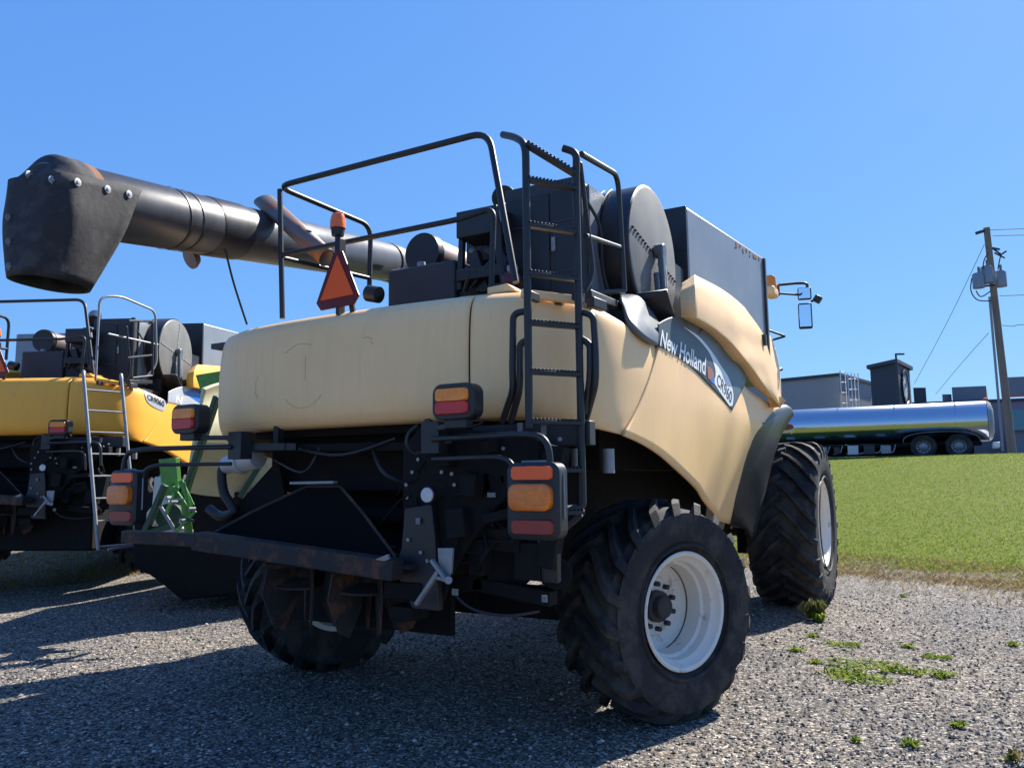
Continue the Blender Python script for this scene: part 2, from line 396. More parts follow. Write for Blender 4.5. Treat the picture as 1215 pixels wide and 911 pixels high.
def harvester(style, loc=(0,0,0), rz=0):
    st = style
    root = empty('combine_harvester', loc, rz); BODY = st['body']; near = st['near']
    # ---- body panels
    sseam = s_of(lambda p: p.x > .93)
    gap = .007
    def seam_r(r):
        z = [2.67, 2.67, 2.65, 2.6, 2.5, 2.33, 2.14, 2.02, 1.95, 1.92, 1.91][r]
        yy = -.66+.72*max(0, min(1.1, (z-1.9)/.72))**.8
        return s_of(lambda p: p.x > 1.3 and p.y > yy)
    tot = _L[-1]; mir = lambda s: tot-s
    s_l = s_of(lambda p: p.y < -.66) 
    hood_piece(lambda r: s_of(lambda p: p.y < (-.66+.72*[1, 1, 1, .95, .84, .6, .33, .16, .06, .01, 0][r])), lambda r: sseam-gap, 90).build('rear_hood', BODY, root, solid=.02, angle=60)
    cpm = hood_piece(lambda r: sseam+gap, seam_r, 50); cpm.build('corner_panel', BODY, root, solid=.02, angle=60)
    # old scuff rings on the hood
    hood_o = [c for c in root.children if c.name.startswith('rear_hood')][0]
    def scuff(x, z, ra_, a0, a1, asp=1.):
        pts_ = []
        for a in np.linspace(a0, a1, 24):
            xx, zz_ = x+ra_*math.cos(a), z+ra_*asp*math.sin(a); p_, n_ = hp_at(s_of(lambda q: q.x > xx)); pts_.append(Vector((p_.x, p_.y, zz_))+n_*.0015-n_*.012*max(0, (zz_-2.36)/.14)-n_*.012*max(0, (2.12-zz_)/.1))
        MB().tube(pts_, [.0004]+[.0016]*22+[.0004], 4).build('scuff_mark', 'scuff', hood_o)
    scuff(-.33, 2.26, .22, 3.9, 5.6); scuff(-.35, 2.25, .21, 1.1, 2.3); scuff(-.62, 2.2, .16, 2.6, 3.6); scuff(-.60, 2.3, .3, -.3, .25); scuff(.2, 2.4, .05, 0, 2)
    # seam shadow backing
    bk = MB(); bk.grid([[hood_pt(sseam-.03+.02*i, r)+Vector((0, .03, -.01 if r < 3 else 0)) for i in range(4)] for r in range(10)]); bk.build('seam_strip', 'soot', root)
    # side panel: rows top to bottom on the side surface
    top = [(-.02, 2.62), (.6, 2.66), (1.4, 2.62), (2.4, 2.50), (3.3, 2.42), (4.2, 2.36), (4.78, 2.33)]
    q = [U(p[0], p[1], 'X', p[2]) for p in ((745, 517, 1.66), (765, 525, 1.64), (790, 545, 1.62), (818, 573, 1.56), (838, 597, 1.5), (853, 614, 1.33), (866, 624, 1.2))]
    bot = [S_(*a, side_x) for a in ((745, 517), (766, 527), (790, 545), (815, 568), (833, 590), (848, 609), (866, 622))]
    nu = 48; nv = 22; rows = []
    tp = cr([(0, y, z) for y, z in top], nu); bt = cr(bot, nu)
    fe = cr([S_(*a, side_x) for a in ((927, 484), (915, 494), (900, 510), (889, 532), (880, 562), (872, 595), (866, 622))], nv)
    for i in range(nv):
        v = i/(nv-1); r = []
        for j in range(nu):
            u = j/(nu-1); y = tp[j].y*(1-v)+bt[j].y*v; z = tp[j].z*(1-v)+bt[j].z*v
            # rear edge follows the curved seam, front edge the wheel arch
            ys = -.66+.72*max(0, min(1.1, (z-1.83)/.78))**.8+.008
            w0 = max(0, 1-u*3)**2; y = y*(1-w0)+(ys+u*1.0)*w0
            w1 = max(0, (u-.55)/.45)**1.6; e = tp[-1]*(1-v)+bt[-1]*v
            y += (fe[i].y-e.y)*w1; z += (fe[i].z-e.z)*w1
            r.append(Vector((side_x(y, z), y, z)))
        rows.append(r)
    MB().grid(rows).build('side_panel', BODY, root, solid=.02, angle=60)
    MB().grid(rows).mirror().build('side_panel', BODY, root, solid=.02, angle=60)
    # upper panel
    off = .11
    tl = [(824, 326), (861, 346), (888, 369), (911, 394), (921, 417), (926, 446), (927, 482)]
    bl = [(826, 377), (848, 390), (869, 408), (884, 426), (897, 443), (911, 463), (925, 484)]
    rws = []
    for k in range(6):
        t = k/5; bul = .02*math.sin(math.pi*t); rws.append([S_(a[0]*(1-t)+b[0]*t, a[1]*(1-t)+b[1]*t, side_x, off+bul+(-.03 if k == 0 else 0)) for a, b in zip(tl, bl)])
    g = surf(rws, 40, 16)
    MB().grid(g).build('upper_panel', BODY, root, solid=.11, bevel=.015, angle=50)
    MB().grid(g).mirror().build('upper_panel', BODY, root, solid=.11, bevel=.015, angle=50)
    # decal panel
    sp = lambda x, y, o=.006: S_(x, y, side_x, o)
    dt = [(781, 384), (800, 376), (830, 382), (858, 400), (878, 424), (889, 446)]
    db = [(782, 411), (802, 421), (822, 437), (840, 455), (855, 471), (869, 487)]
    def lay(a, b, o, nu=70, nv=24):
        A_, B_ = cr([(x, y, 0) for x, y in a], nu), cr([(x, y, 0) for x, y in b], nu)
        return [[sp(p.x*(1-t)+q_.x*t, p.y*(1-t)+q_.y*t, o) for p, q_ in zip(A_, B_)] for t in np.linspace(0, 1, nv)]
    dec = MB().grid(lay(dt, db, .006)).build('decal_panel', 'decal' if near else 'silver', root, solid=.006)
    def patch(name, a, b, m, o, parent=dec):
        return MB().grid(lay(a, b, o, 50, 12)).build(name, m, parent)
    if near:
        patch('sky_sheen', [(818, 384), (846, 397), (866, 418), (878, 432), (887, 447)], [(814, 386), (832, 404), (848, 424), (862, 448), (871, 481)], 'decal_sky', .0076)  # sky reflection above the swoosh, painted as a bluish patch
        patch('swoosh', [(812, 388), (829, 399), (843, 415), (855, 433), (865, 449), (870, 466), (869.5, 481)], [(812, 388.6), (828, 402), (841, 418), (848, 435), (849, 446), (848, 455), (866, 482)], 'white', .0090)
        quad_text('New Holland', (785.6, 391), (838, 424.7), (783, 410), (837, 445.5), lambda x, y: sp(x, y, .0098), .022).build('lettering', 'white', dec, smooth=False)
        quad_text('CR960', (851.8, 442), (869, 466), (850.3, 456), (867.5, 479.5), lambda x, y: sp(x, y, .0106), .015).build('lettering', 'ink', dec, smooth=False)
        patch('emblem', [(839, 434), (844, 437), (847, 445), (846, 453)], [(840, 449), (842, 450), (844, 452), (845, 453.5)], 'emblem', .0098)
        patch('emblem', [(846, 447), (848, 449), (848, 453)], [(843, 452), (845, 454), (847, 455)], 'blue', .0106)
    else:
        patch('blue_field', [(818, 384), (846, 397), (866, 418), (878, 432), (887, 447)], [(806, 390), (824, 412), (842, 432), (858, 455), (870, 483)], 'blue', .0076)
        quad_text('N', (796, 396), (806, 402), (795, 412), (805, 419), lambda x, y: sp(x, y, .0098), .03).build('lettering', 'white', dec, smooth=False)
    # corner trim over the hood shoulder
    tr = [(736, 349, 1.40), (757, 351, 1.50), (771, 366, 1.56), (783, 383, 1.625)]; trb = [(738, 356, 1.50), (746, 379, 1.615), (762, 397, 1.68), (781, 409, 1.705)]
    rws = [[U(a[0]*(1-t)+b[0]*t, a[1]*(1-t)+b[1]*t, 'X', a[2]*(1-t)+b[2]*t+.02*math.sin(math.pi*t)) for a, b in zip(tr, trb)] for t in (0, .33, .66, 1)]
    if near: MB().grid(surf(rws, 20, 10)).build('corner_trim', 'trim', root, solid=.03)
    if not near:
        from mathutils.bvhtree import BVHTree
        bv = BVHTree.FromPolygons([Vector(v) for v in cpm.v], cpm.f)
        def on_hood(x, y, o):
            for k in range(60):
                h = bv.ray_cast(CAM, ray(x, y+k*.8))
                if h[0] is not None:
                    n_ = h[1] if h[1].dot(CAM-h[0]) > 0 else -h[1]; return h[0]+n_*o
            return U(x, y, 'X', 1.66)
        ta_, tb_ = [(728, 366), (745, 379), (762, 391), (780, 403)], [(734, 388), (742, 408), (758, 424), (775, 434)]
        A_, B_ = cr([(x, y, 0) for x, y in ta_], 30), cr([(x, y, 0) for x, y in tb_], 30)
        sl_p = MB().grid([[on_hood(p.x*(1-t)+q_.x*t, p.y*(1-t)+q_.y*t, .007) for p, q_ in zip(A_, B_)] for t in np.linspace(0, 1, 14)]).build('decal_panel', 'silver', root)
        quad_text('CR9060', (738, 386), (773, 408), (741, 401), (774, 424), lambda x, y: on_hood(x, y, .012), .02).build('lettering', 'ink', sl_p, smooth=False)
    # ---- hidden mass
    MB().bb((-.98, -.45, .95), (.98, 4.3, 2.62)).bb((-.55, 4.2, 1.2), (.55, 6.4, 2.2)).build('chassis', 'soot', root, bevel=.02)
    MB().bb((-1.5, -1.0, 2.56), (1.42, 1.3, 2.60)).build('engine_deck', 'dark', root)
    MB().bb((.98, -.2, 1.62), (1.3, 3.4, 2.5)).build('inner_frame', 'soot', root, bevel=.01); MB().bb((-1.3, -.2, 1.62), (-.98, 3.6, 2.5)).build('inner_frame', 'soot', root, bevel=.01)
    ax = MB(); ax.bar((-1.4, .02, .72), (1.4, .02, .72), .2, .2).bar((-.3, .02, .8), (.3, .02, .8), .3, .35); ax.cyl((-1.25, .05, .55), (-1.25, .05, .95), .08).cyl((1.25, .05, .55), (1.25, .05, .95), .08); ax.build('rear_axle', 'soot', root, bevel=.015)
    MB().cyl((-1.3, 5.4, .95), (1.3, 5.4, .95), .16).bb((.85, 5.1, .6), (1.1, 5.7, 1.5)).bb((-1.1, 5.1, .6), (-.85, 5.7, 1.5)).build('front_axle', 'soot', root, bevel=.015)
    obj_wheel(root, REAR, (1.47, .31, .70), -R(24), 1); obj_wheel(root, REAR, (-1.50, .31, .70), -R(24), -1)
    obj_wheel(root, FRONT, (1.49, 5.40, .97), 0, 1); obj_wheel(root, FRONT, (-1.49, 5.40, .97), 0, -1)
    # ---- fenders
    def fender():
        b = MB(); n = 26; rows = []
        inn = [S_(*a, side_x) for a in ((929, 482), (916, 492), (901, 508), (889, 531), (880, 562), (871, 598), (868, 628))]
        out = [D(942, 489, 9.9), D(936, 497, 9.75), D(926, 515, 9.5), (D(917, 542, 9.25)), D(909, 575, 9.0), D(901, 612, 8.85), D(893, 634, 8.75)]
        inn = cr(inn, n); out = cr(out, n)
        for t, bl_ in ((0, 0), (.1, .03), (.45, .045), (.8, .04), (.94, .02), (1, -.03)):
            rows.append([a.lerp(o, t)+Vector((0, -bl_, bl_)) for a, o in zip(inn, out)])
        return b.grid(rows)
    fender().build('fender', 'fender', root, solid=.03, angle=50); fender().mirror().build('fender', 'fender', root, solid=.03, angle=50)
    # ---- grain tank
    tk = MB(); A = [(.55, 1.44), (1.45, 1.44), (1.55, 4.02), (.55, 4.02)]; zt = [3.86, 3.86, 4.02, 4.02]
    tk.add([(x, y, 2.55) for x, y in A]+[(x, y, z) for (x, y), z in zip(A, zt)], [(3, 2, 1, 0), (4, 5, 6, 7), (1, 2, 6, 5), (2, 3, 7, 6), (3, 0, 4, 7), (0, 1, 5, 4)])
    tk = tk.build('grain_tank', 'tank', root, bevel=.02)
    MB().bb((.5, 1.40, 2.6), (1.452, 1.434, 3.86)).build('rear_wall', 'black', tk, bevel=.008)
    MB().bb((-1.74, 1.42, 2.5), (.54, 4.0, 3.75)).build('lower_bin', 'tank', tk, bevel=.02); MB().bb((-1.3, 1.38, 2.5), (.5, 1.415, 3.45)).build('rear_wall', 'dark', tk, bevel=.01)  # bin widened on the left so its cast shadow meets the auger's
    rp = MB()
    for k in range(14):
        t = random.random()**.7; y = 2.75+t*1.25; x = 1.45+(y-1.44)/2.58*.1; z = 3.825+(y-1.44)/2.58*.16-random.random()*.06
        rp.cyl((x-.004, y, z), (x+.005, y, z), random.uniform(.012, .03), 7)
    rp.cyl((1.497, 2.6, 3.22), (1.507, 2.6, 3.22), .045, 9).cyl((1.50, 2.68, 3.27), (1.508, 2.68, 3.27), .03, 8)
    rp.build('rust_patch', 'rustspot', tk)
    MB().bb((1.54, 3.98, 2.6), (1.575, 4.04, 4.0)).build('corner_post', 'dark', tk)
    lt = MB(); lt.cyl((1.48, 1.55, 2.98), (1.56, 1.55, 3.05), .03).box((1.52, 1.62, 2.98), (.05, .16, .04)).box((1.58, 3.7, 3.02), (.05, .06, .12)); lt.build('latch', 'black', tk, bevel=.004)
    # ---- cab
    cb = MB().bb((-.85, 4.3, 2.0), (.85, 6.0, 3.55)).build('cab', 'glass', root, bevel=.04)
    MB().bb((-.92, 4.2, 3.55), (.92, 6.15, 3.75)).build('cab_roof', BODY, cb, bevel=.05)
    MB().bb((-.9, 4.2, 1.9), (.9, 4.32, 3.5)).build('cab_wall', 'dark', cb)
    # front lamp, bracket, mirrors
    br = MB(); br.box(U(915, 347, 'Y', 5.0), (.13, .3, .12)).box((1.15, 5.0, 3.80), (.5, .08, .08)); br.build('lamp_bracket', BODY, root, bevel=.03)
    p = U(914, 334, 'Y', 5.0); lp = MB().lathe((p.x, p.y, p.z-.09), (0, 0, 1), [(0, .0), (0, .075), (.13, .07), (.16, .05), (.165, 0)], 20).build('front_beacon', 'amber', root)
    ma = MB(); a = U(921, 345, 'Y', 5.2)
    ma.box(a, (.08, .06, .13)); ma.rod([U(924, 348, 'Y', 5.25), U(950, 350, 'Y', 5.4), U(957, 341, 'Y', 5.45)], .014, .03)
    ma.rod([U(924, 338, 'Y', 5.25), U(945, 336, 'Y', 5.4), U(958, 336, 'Y', 5.45), U(958, 345, 'Y', 5.45)], .018, .05)
    ma.bar((.95, 5.2, 3.93), a, .05, .05)
    mm = ma.build('mirror_arm', 'black', root, bevel=.003)
    def mir_(px, py, w, h):
        c = U(px, py, 'Y', 5.45); rot = Matrix.Rotation(R(14), 3, 'Z')
        o = MB().box(c, (w, .07, h), rot).build('mirror_head', 'black', mm, bevel=.02)
        MB().box(c+Vector((.005, -.04, 0)), (w*.84, .008, h*.86), rot).build('mirror_glass', 'mirror', o, bevel=.002)
    mir_(954.5, 348.5, .165, .16); mir_(955.5, 375, .165, .33)
    MB().box(U(970, 355, 'Y', 5.5), (.09, .08, .09), Matrix.Rotation(.6, 3, 'Y')).tube([U(962, 358, 'Y', 5.5), U(968, 355, 'Y', 5.5)], .015).build('work_light', 'black', mm, bevel=.01)
    hn = MB(); hn.rod([U(912, 392, 'Y', 5.0), U(932, 399, 'Y', 5.2), U(914, 404, 'Y', 5.0)], .014, .03).rod([U(920, 437, 'Y', 5.2), U(928, 438, 'Y', 5.3), U(922, 440, 'Y', 5.2)], .018, .02); hn.build('grab_handle', 'black', root)
    # ---- engine cover and rotary screen
    ec = MB().bb((.64, -.28, 2.6), (1.2, .62, 3.61)).build('engine_cover', 'dark', root, bevel=.015)
    MB().bb((1.203, -.10, 2.7), (1.22, .60, 3.60)).build('side_plate', 'tank', ec)
    d_ = MB().bb((.66, -.295, 2.75), (1.0, -.283, 3.52)).bb((1.03, -.295, 2.75), (1.19, -.283, 3.52)).bb((1.2, -.28, 2.6), (1.24, -.24, 3.62)); d_.build('cover_door', 'black', ec, bevel=.004)
    MB().bb((.34, -.15, 2.6), (.62, .5, 3.35)).build('radiator_frame', 'black', ec, bevel=.02)
    MB().cyl((.55, -.32, 3.38), (.60, .2, 3.40), .10, 16).build('intake_duct', 'black', ec)
    c0 = Vector((1.2, .56, 3.215)); rr = .525
    rs = MB().lathe(c0, (1, 0, 0), [(0, 0), (0, rr), (.235, rr), (.245, rr-.012)], 72).build('rotary_screen', 'black', root, angle=40)
    MB().lathe(c0, (1, 0, 0), [(.20, rr-.012), (.245, rr-.012), (.25, rr-.03), (.252, 0)], 72).build('screen_face', 'screen', rs, angle=50)
    ds = MB(); cc = c0+Vector((.256, 0, 0))
    for ang in (math.radians(-12), math.radians(82) if not near else None):
        if ang is None: continue
        for k in range(-9, 10):
            if abs(k) < 2: continue
            dd = Vector((0, math.cos(ang), math.sin(ang))); ds.bar(cc+dd*(k*.052-.015), cc+dd*(k*.052+.015), .004, .014, up=(1, 0, 0))
    ds.build('bright_slot', 'ink' if near else 'white', rs)
    am = MB(); tip = cc+Vector((.05, 0, .03)); foot = c0+Vector((.33, -.02, -.56))
    am.bar(tip, foot, .09, .045, up=(1, 0, 0)); am.cyl(tip-Vector((.05, 0, 0)), tip+Vector((.025, 0, 0)), .055, 20)
    am.bar(tip+Vector((-.02, -.085, -.18)), foot+Vector((-.02, -.085, .12)), .03, .04, up=(1, 0, 0)); am.build('suction_arm', 'trim', rs, bevel=.012)
    MB().bar(tip+Vector((.025, .012, -.12)), foot+Vector((.025, .012, .06)), .028, .006, up=(1, 0, 0)).build('arm_strip', 'galv', rs, bevel=.002)
    sh = MB(); pr = []
    hs = MB().lathe(c0+Vector((-.1, .12, .02)), (1, 0, 0), [(0, 0), (0, rr+.02), (.26, rr+.02), (.26, rr-.02)], 56).bb((.9, .2, 2.55), (1.42, 1.41, 3.3)); hs.build('screen_housing', 'black', rs, angle=40)
    ring = MB(); 
    for q_, r_ in ((.06, rr+.012), (.12, rr+.012)): ring.tube([c0+Vector((q_-.1, -r_*math.cos(a), r_*math.sin(a))) for a in np.linspace(-.2, 1.1, 20)], .007, 6)
    ring.build('cable', 'hose', rs)
    # curved cradle under the screen
    cd = MB(); n = 24; rows = []
    for x in (1.25, 1.66): rows.append([Vector((x if x < 1.5 else side_x(.6, 2.6)+.0, .66-(rr+.06)*math.cos(a), 3.20-(rr+.07)*math.sin(a))) for a in np.linspace(R(35), R(140), n)])
    cd.grid(rows).build('screen_cradle', 'black', root, solid=.02)
    # rails (the deck rail on the left/rear and the gate rail by the ladder)
    rl = MB(); r_ = .021
    xl, xr, yb = -.93, .92, -.92; zt_ = 3.74; zm = 3.19
    rl.rod([U(438, 352, 'X', xl), U(440, 268, 'X', xl), (xl, yb, zt_), (xr-.02, yb, zt_+.0), U(612, 335, 'Y', -1.05)], r_, .13)
    rl.rod([U(332, 225, 'Y', yb), U(335, 378, 'Y', yb)], r_*.9)
    rl.rod([U(438, 330, 'X', xl), (xl, yb, zm+.02), (xr-.25, yb, zm+.02), U(586, 246, 'Y', -.9), U(583, 340, 'Y', -.9)], r_*.9, .08)
    rl = rl.build('guard_rail', 'black', root)
    g2 = MB(); g2.rod([U(690, 183, 'Y', -1.0), U(733, 208, 'X', 1.48), U(741, 345, 'X', 1.5)], .018, .12).rod([U(695, 280, 'Y', -1.05), U(737, 294, 'X', 1.48)], .016)
    g2.rod([U(741, 345, 'X', 1.5), U(700, 348, 'X', 1.4)], .016); g2.rod([U(686, 205, 'Y', -1.1), U(688, 190, 'Y', -1.1), U(704, 325, 'Y', -.95), U(694, 345, 'Y', -1.0)], .014, .08)
    g2.build('side_guard', 'black', rl)
    # ladder
    Lx, Ly = Vector((1.41, -1.38, 0)), Vector((1.585, -1.12, 0)); dv = (Ly-Lx)
    if not near: Lx = Lx-dv*.55; Ly = Ly-dv*.05; dv = Ly-Lx
    ld = empty('ladder', (0, 0, 0), 0, root); s1 = MB(); zb = 1.40 if near else .50
    Pz = lambda b, z: Vector((b.x, b.y, z))+(Vector((0, 0, 0)) if near else Vector((.40, -.15, 0))*max(0, 2.7-z)/2.2)
    s1.rod(([U(597, 160, 'Y', -1.2), U(612, 163, 'Y', -1.3), Pz(Lx, 3.37)] if near else [Pz(Lx, 2.66)+Vector((-.1, .2, 0)), Pz(Lx, 2.70)])+[Pz(Lx, 2.5), Pz(Lx, 1.84 if near else zb)], .021, .09)
    s1.build('stile', 'black' if near else 'galv', ld)
    s1 = MB(); s1.rod(([U(668, 176, 'Y', -1.15), U(684, 181, 'Y', -1.13), Pz(Ly, 3.2)] if near else [Pz(Ly, 2.66)+Vector((-.1, .2, 0)), Pz(Ly, 2.70)])+[Pz(Ly, 2.5), Pz(Ly, zb+.02), Pz(Ly, zb+.02)-Vector((.05, .05, .0)), Pz(Lx, zb)+dv*.25], .021, .07)
    s1.build('stile', 'black' if near else 'galv', ld)
    zs = [3.37, 3.17, 2.92, 2.655, 2.39, 2.13, 1.87, 1.62, 1.40] if near else [2.45, 2.19, 1.92, 1.65, 1.38, 1.11, .84, .54]
    for k, z in enumerate(zs):
        a, b = Pz(Lx, z), Pz(Ly, z)
        if k == 0: b = Pz(Ly, z-.12) if near else b
        ru = MB()
        if near:
            ru.bar(a, b, .045, .022)
            n = 14
            for i in range(n):
                c_ = a.lerp(b, (i+.5)/n); ru.bar(c_+Vector((0, 0, .011)), c_+Vector((0, 0, .02)), .05, .011, up=dv)
        else: ru.tube([a, b], .012, 8)
        ru.build('rung', 'black' if near else 'galv', ld, bevel=.003 if near else 0)
    if not near:
        s2 = MB().rod([(1.25, -1.15, 2.62), (1.25, -1.15, 3.72), (1.38, -.9, 3.78), (1.5, -.2, 3.72), (1.5, -.1, 2.95), (1.4, -.3, 2.7)], .016, .12).rod([(1.3, -1.0, 3.25), (1.5, -.1, 3.25)], .014); s2.build('ladder_guard', 'galv', root)
    # grab handles beside the ladder
    if near:
        for pts in ([(625, 369, 0), (609, 372, .0), (608, 440, -.02), (609, 462, 0), (596, 500, .10)], [(626, 403, 0), (617, 408, 0), (617, 462, 0), (606, 500, .1)]):
            MB().rod([U(x, y, 'Y', -1.33+o) for x, y, o in pts], .019, .06).build('grab_handle', 'black', root)
        for pts in ([(690, 370, 0), (704, 374, 0), (707, 420, 0), (707, 455, 0), (695, 498, .1)], [(690, 402, 0), (700, 408, 0), (700, 450, 0), (693, 490, .05)]):
            MB().rod([U(x, y, 'Y', -1.10+o) for x, y, o in pts], .019, .06).build('grab_handle', 'black', root)
    # hatch lip at hood top
    hl = MB()
    hl.prism([U(x, y, 'Y', -1.0) for x, y in ((545, 352), (600, 347), (640, 352), (640, 358), (600, 353), (545, 354))], (0, .25, 0))
    hl.prism([U(x, y, 'Y', -.98) for x, y in ((578, 341), (601, 336), (612, 344), (578, 349))], (0, .3, 0))
    hl.bar(U(618, 348, 'Y', -1.12), U(684, 356, 'Y', -.97), .05, .045); hl.build('hatch_lip', BODY, root, bevel=.006)
    kk = MB(); kk.bar(U(696, 349, 'Y', -.9), U(735, 364, 'X', 1.42), .06, .05).bar(U(700, 358, 'Y', -.9), U(716, 364, 'Y', -.75), .05, .06); kk.box(U(632, 352, 'Y', -1.25), (.03, .12, .05)).box(U(686, 352, 'Y', -1.05), (.03, .12, .06)); kk.build('walkway_edge', 'black', root, bevel=.006)
    # ---- beacon, slow-vehicle triangle
    bp = empty('beacon', tuple(U(401, 266, 'Y', -1.12)), 0, root)
    MB().lathe((0, 0, -.03), (0, 0, 1), [(0, 0), (0, .052), (.06, .05), (.095, .04), (.105, .02), (.107, 0)], 28).build('lens', 'beacon', bp)
    MB().lathe((0, 0, -.08), (0, 0, 1), [(0, 0), (0, .04), (.045, .045), (.05, .0)], 24).cyl((0, 0, -.5), (0, 0, -.06), .018).build('stem', 'black', bp)
    tc_ = U(400, 337, 'Y', -1.20); smv = empty('warning_triangle', tuple(tc_), R(-6), root)
    def tri(hh, w, cut, y, th):
        P = [(-w/2, -.10), (-w/2+cut, -.10-cut*1.2), (w/2-cut, -.10-cut*1.2), (w/2, -.10), (cut*.9, hh), (-cut*.9, hh)]
        return MB().prism([(a, y, b) for a, b in P], (0, th, 0))
    tri(.215, .40, .045, 0, .012).build('border', 'smvred', smv, bevel=.003)
    MB().prism([(-.155, -.004, -.09), (.155, -.004, -.09), (0, -.004, .19)], (0, .004, 0)).build('face', 'smv', smv, smooth=False)
    MB().bar((0, .03, -.2), (0, .03, .3), .05, .03).bar((.09, .06, -.2), (.03, .03, .15), .03, .03).build('bracket', 'black', smv)
    # ---- engine deck equipment
    e1 = MB(); c_ = Vector((-.30, .02, 3.37)); e1.lathe(c_, (0, 1, 0), [(0, 0), (0, .165), (.05, .17), (.06, .16)], 40); e1.build('air_cleaner', 'black', root, angle=40)
    MB().lathe(c_, (0, 1, 0), [(.055, .165), (.075, .17), (.08, .155), (.75, .15), (.77, 0)], 40).build('muffler', 'stack', root, angle=40)
    MB().lathe(c_, (0, 1, 0), [(.06, .172), (.072, .172)], 40).box(c_+Vector((.12, .05, 0)), (.08, .05, .08)).build('clamp', 'black', root)
    xp = MB(); a, b = U(313, 238, 'Y', -.5), U(388, 306, 'Y', -.5)
    dd = (b-a).normalized(); pv = dd.orthogonal().normalized(); pw = dd.cross(pv)
    vs = []; 
    for i, (p_, sl) in enumerate(((a, 1), (b, 0))):
        for k in range(24):
            an = 2*math.pi*k/24; o_ = (pv*math.cos(an)+pw*math.sin(an))*.075; sh_ = o_.dot(Vector((1, 0, 0)))*1.0 if sl else 0
            vs.append(p_+o_+dd*sh_)
    xp.add(vs, [(k, (k+1) % 24, 24+(k+1) % 24, 24+k) for k in range(24)]); xp.build('exhaust_pipe', 'stack', root, solid=.008)
    MB().bb(tuple(U(460, 321, 'Y', -.35)), tuple(U(540, 352, 'Y', -.35)+Vector((0, .5, -.2)))).build('oil_tank', 'dark', root, bevel=.02)
    MB().lathe(U(500, 316, 'Y', -.3), (0, 0, 1), [(-.05, 0), (-.05, .03), (.0, .035), (.03, .03), (.03, 0)], 16).build('filler_cap', 'galv', root)
    eb = MB(); y0 = -.5
    eb.bb(tuple(U(541, 252, 'Y', y0)), tuple(U(589, 274, 'Y', y0)+Vector((0, .25, 0)))).bar(U(549, 275, 'Y', y0+.1), U(546, 345, 'Y', y0+.1), .045, .04, up=(0, 1, 0)); eb.bb(tuple(U(541, 320, 'Y', y0)), tuple(U(600, 325, 'Y', y0)+Vector((0, .3, 0))))
    eb.bar(U(562, 300, 'Y', y0+.1), U(575, 345, 'Y', y0+.1), .09, .06, up=(0, 1, 0)).bb(tuple(U(553, 285, 'Y', y0+.3)), tuple(U(600, 305, 'Y', y0+.3)+Vector((0, .3, 0)))); eb.bb(tuple(U(536, 325, 'Y', y0+.2)), tuple(U(612, 355, 'Y', y0+.2)+Vector((0, .4, -.15))))
    eb.rod([U(596, 240, 'Y', y0), U(590, 262, 'Y', y0), U(592, 300, 'Y', y0), U(600, 345, 'Y', y0)], .028, .06).rod([U(560, 262, 'Y', y0+.4), U(560, 300, 'Y', y0+.4), U(590, 310, 'Y', y0+.4)], .03, .06)
    eb.cyl(U(598, 235, 'Y', -.2), U(598, 235, 'Y', .2), .09, 20)
    for (x0, y0_, x1, y1_, rr_) in ((548, 330, 575, 322, .012), (560, 340, 590, 300, .015), (585, 325, 606, 308, .01), (572, 345, 603, 343, .02), (555, 318, 552, 345, .02), (600, 300, 612, 330, .012), (590, 285, 600, 345, .014), (578, 296, 586, 316, .03)):
        MB().rod([U(x0, y0_, 'Y', -.45), U((x0+x1)/2+4, (y0_+y1_)/2-6, 'Y', -.5), U(x1, y1_, 'Y', -.45)], rr_, .06, 8).build('hose', 'hose', root)
    eb.build('engine_bay', 'black', root, bevel=.008)
    MB().bb((1.02, -.31, 3.1), (1.05, -.296, 3.2)).build('door_handle', 'galv', ec, bevel=.003)
    for z_ in (2.95, 3.3): MB().bb((.66, -.30, z_), (1.19, -.296, z_+.012)).build('door_rib', 'dark', ec)
    MB().rod([(1.24, -.2, 3.45), (1.3, -.1, 3.3), (1.25, .02, 3.0), (1.3, .1, 2.75)], .012, .12, 8).build('cable', 'hose', ec)
    MB().lathe(U(606, 330, 'Y', -.6), (.3, -1, .3), [(-.1, .06), (0, .06), (.02, .04), (.02, 0)], 18).build('air_cap', 'maroon', root)
    hh = MB(); hh.rod([U(595, 250, 'Y', -.55), U(597, 262, 'Y', -.55)], .02).rod([U(560, 298, 'Y', -.35), U(571, 307, 'Y', -.35)], .04, .01); hh.cyl(U(604, 320, 'Y', -.62), U(612, 318, 'Y', -.62), .03); hh.build('bright_fitting', 'galv', root)
    dl = MB(); dl.rod([(-1.3, .2, 2.6), (-1.25, .2, 2.8), (-.9, 0, 2.85), (-.8, -.2, 2.6)], .06, .1).cyl(U(437, 348, 'Y', -.6), U(450, 350, 'Y', -.6), .06); dl.build('pipework', 'black', root)
    # ---- unloading auger with its rubber boot
    au = empty('unloading_auger', (0, 0, 0), 0, root)
    s0, s1_ = D(62, 232, 4.6), D(458, 311, 8.8); ta = (s1_-s0).normalized(); L = (s1_-s0).length
    zz = Vector((0, 0, 1)); side = ta.cross(zz).normalized(); upv = side.cross(ta); ra = .215
    tb = MB().tube([s0-ta*.06, s0, s1_-ta*.05, s1_], [ra-.04, ra, ra, ra-.05], 40); tb.build('tube', 'tube', au, angle=50)
    MB().lathe(s0, -ta, [(-.1, ra+.01), (0, ra+.012), (.03, ra-.03), (.04, 0)], 40).build('end_cap', 'black', au)
    MB().lathe(s0+ta*.16, ta, [(-.12, ra+.012), (.03, ra+.014), (.035, ra)], 40).build('rust_band', 'rustspot', au)
    sl = MB()
    for q_ in (L*.215, L*.245): sl.lathe(s0+ta*q_, ta, [(-.012, ra+.006), (.012, ra+.006)], 36)
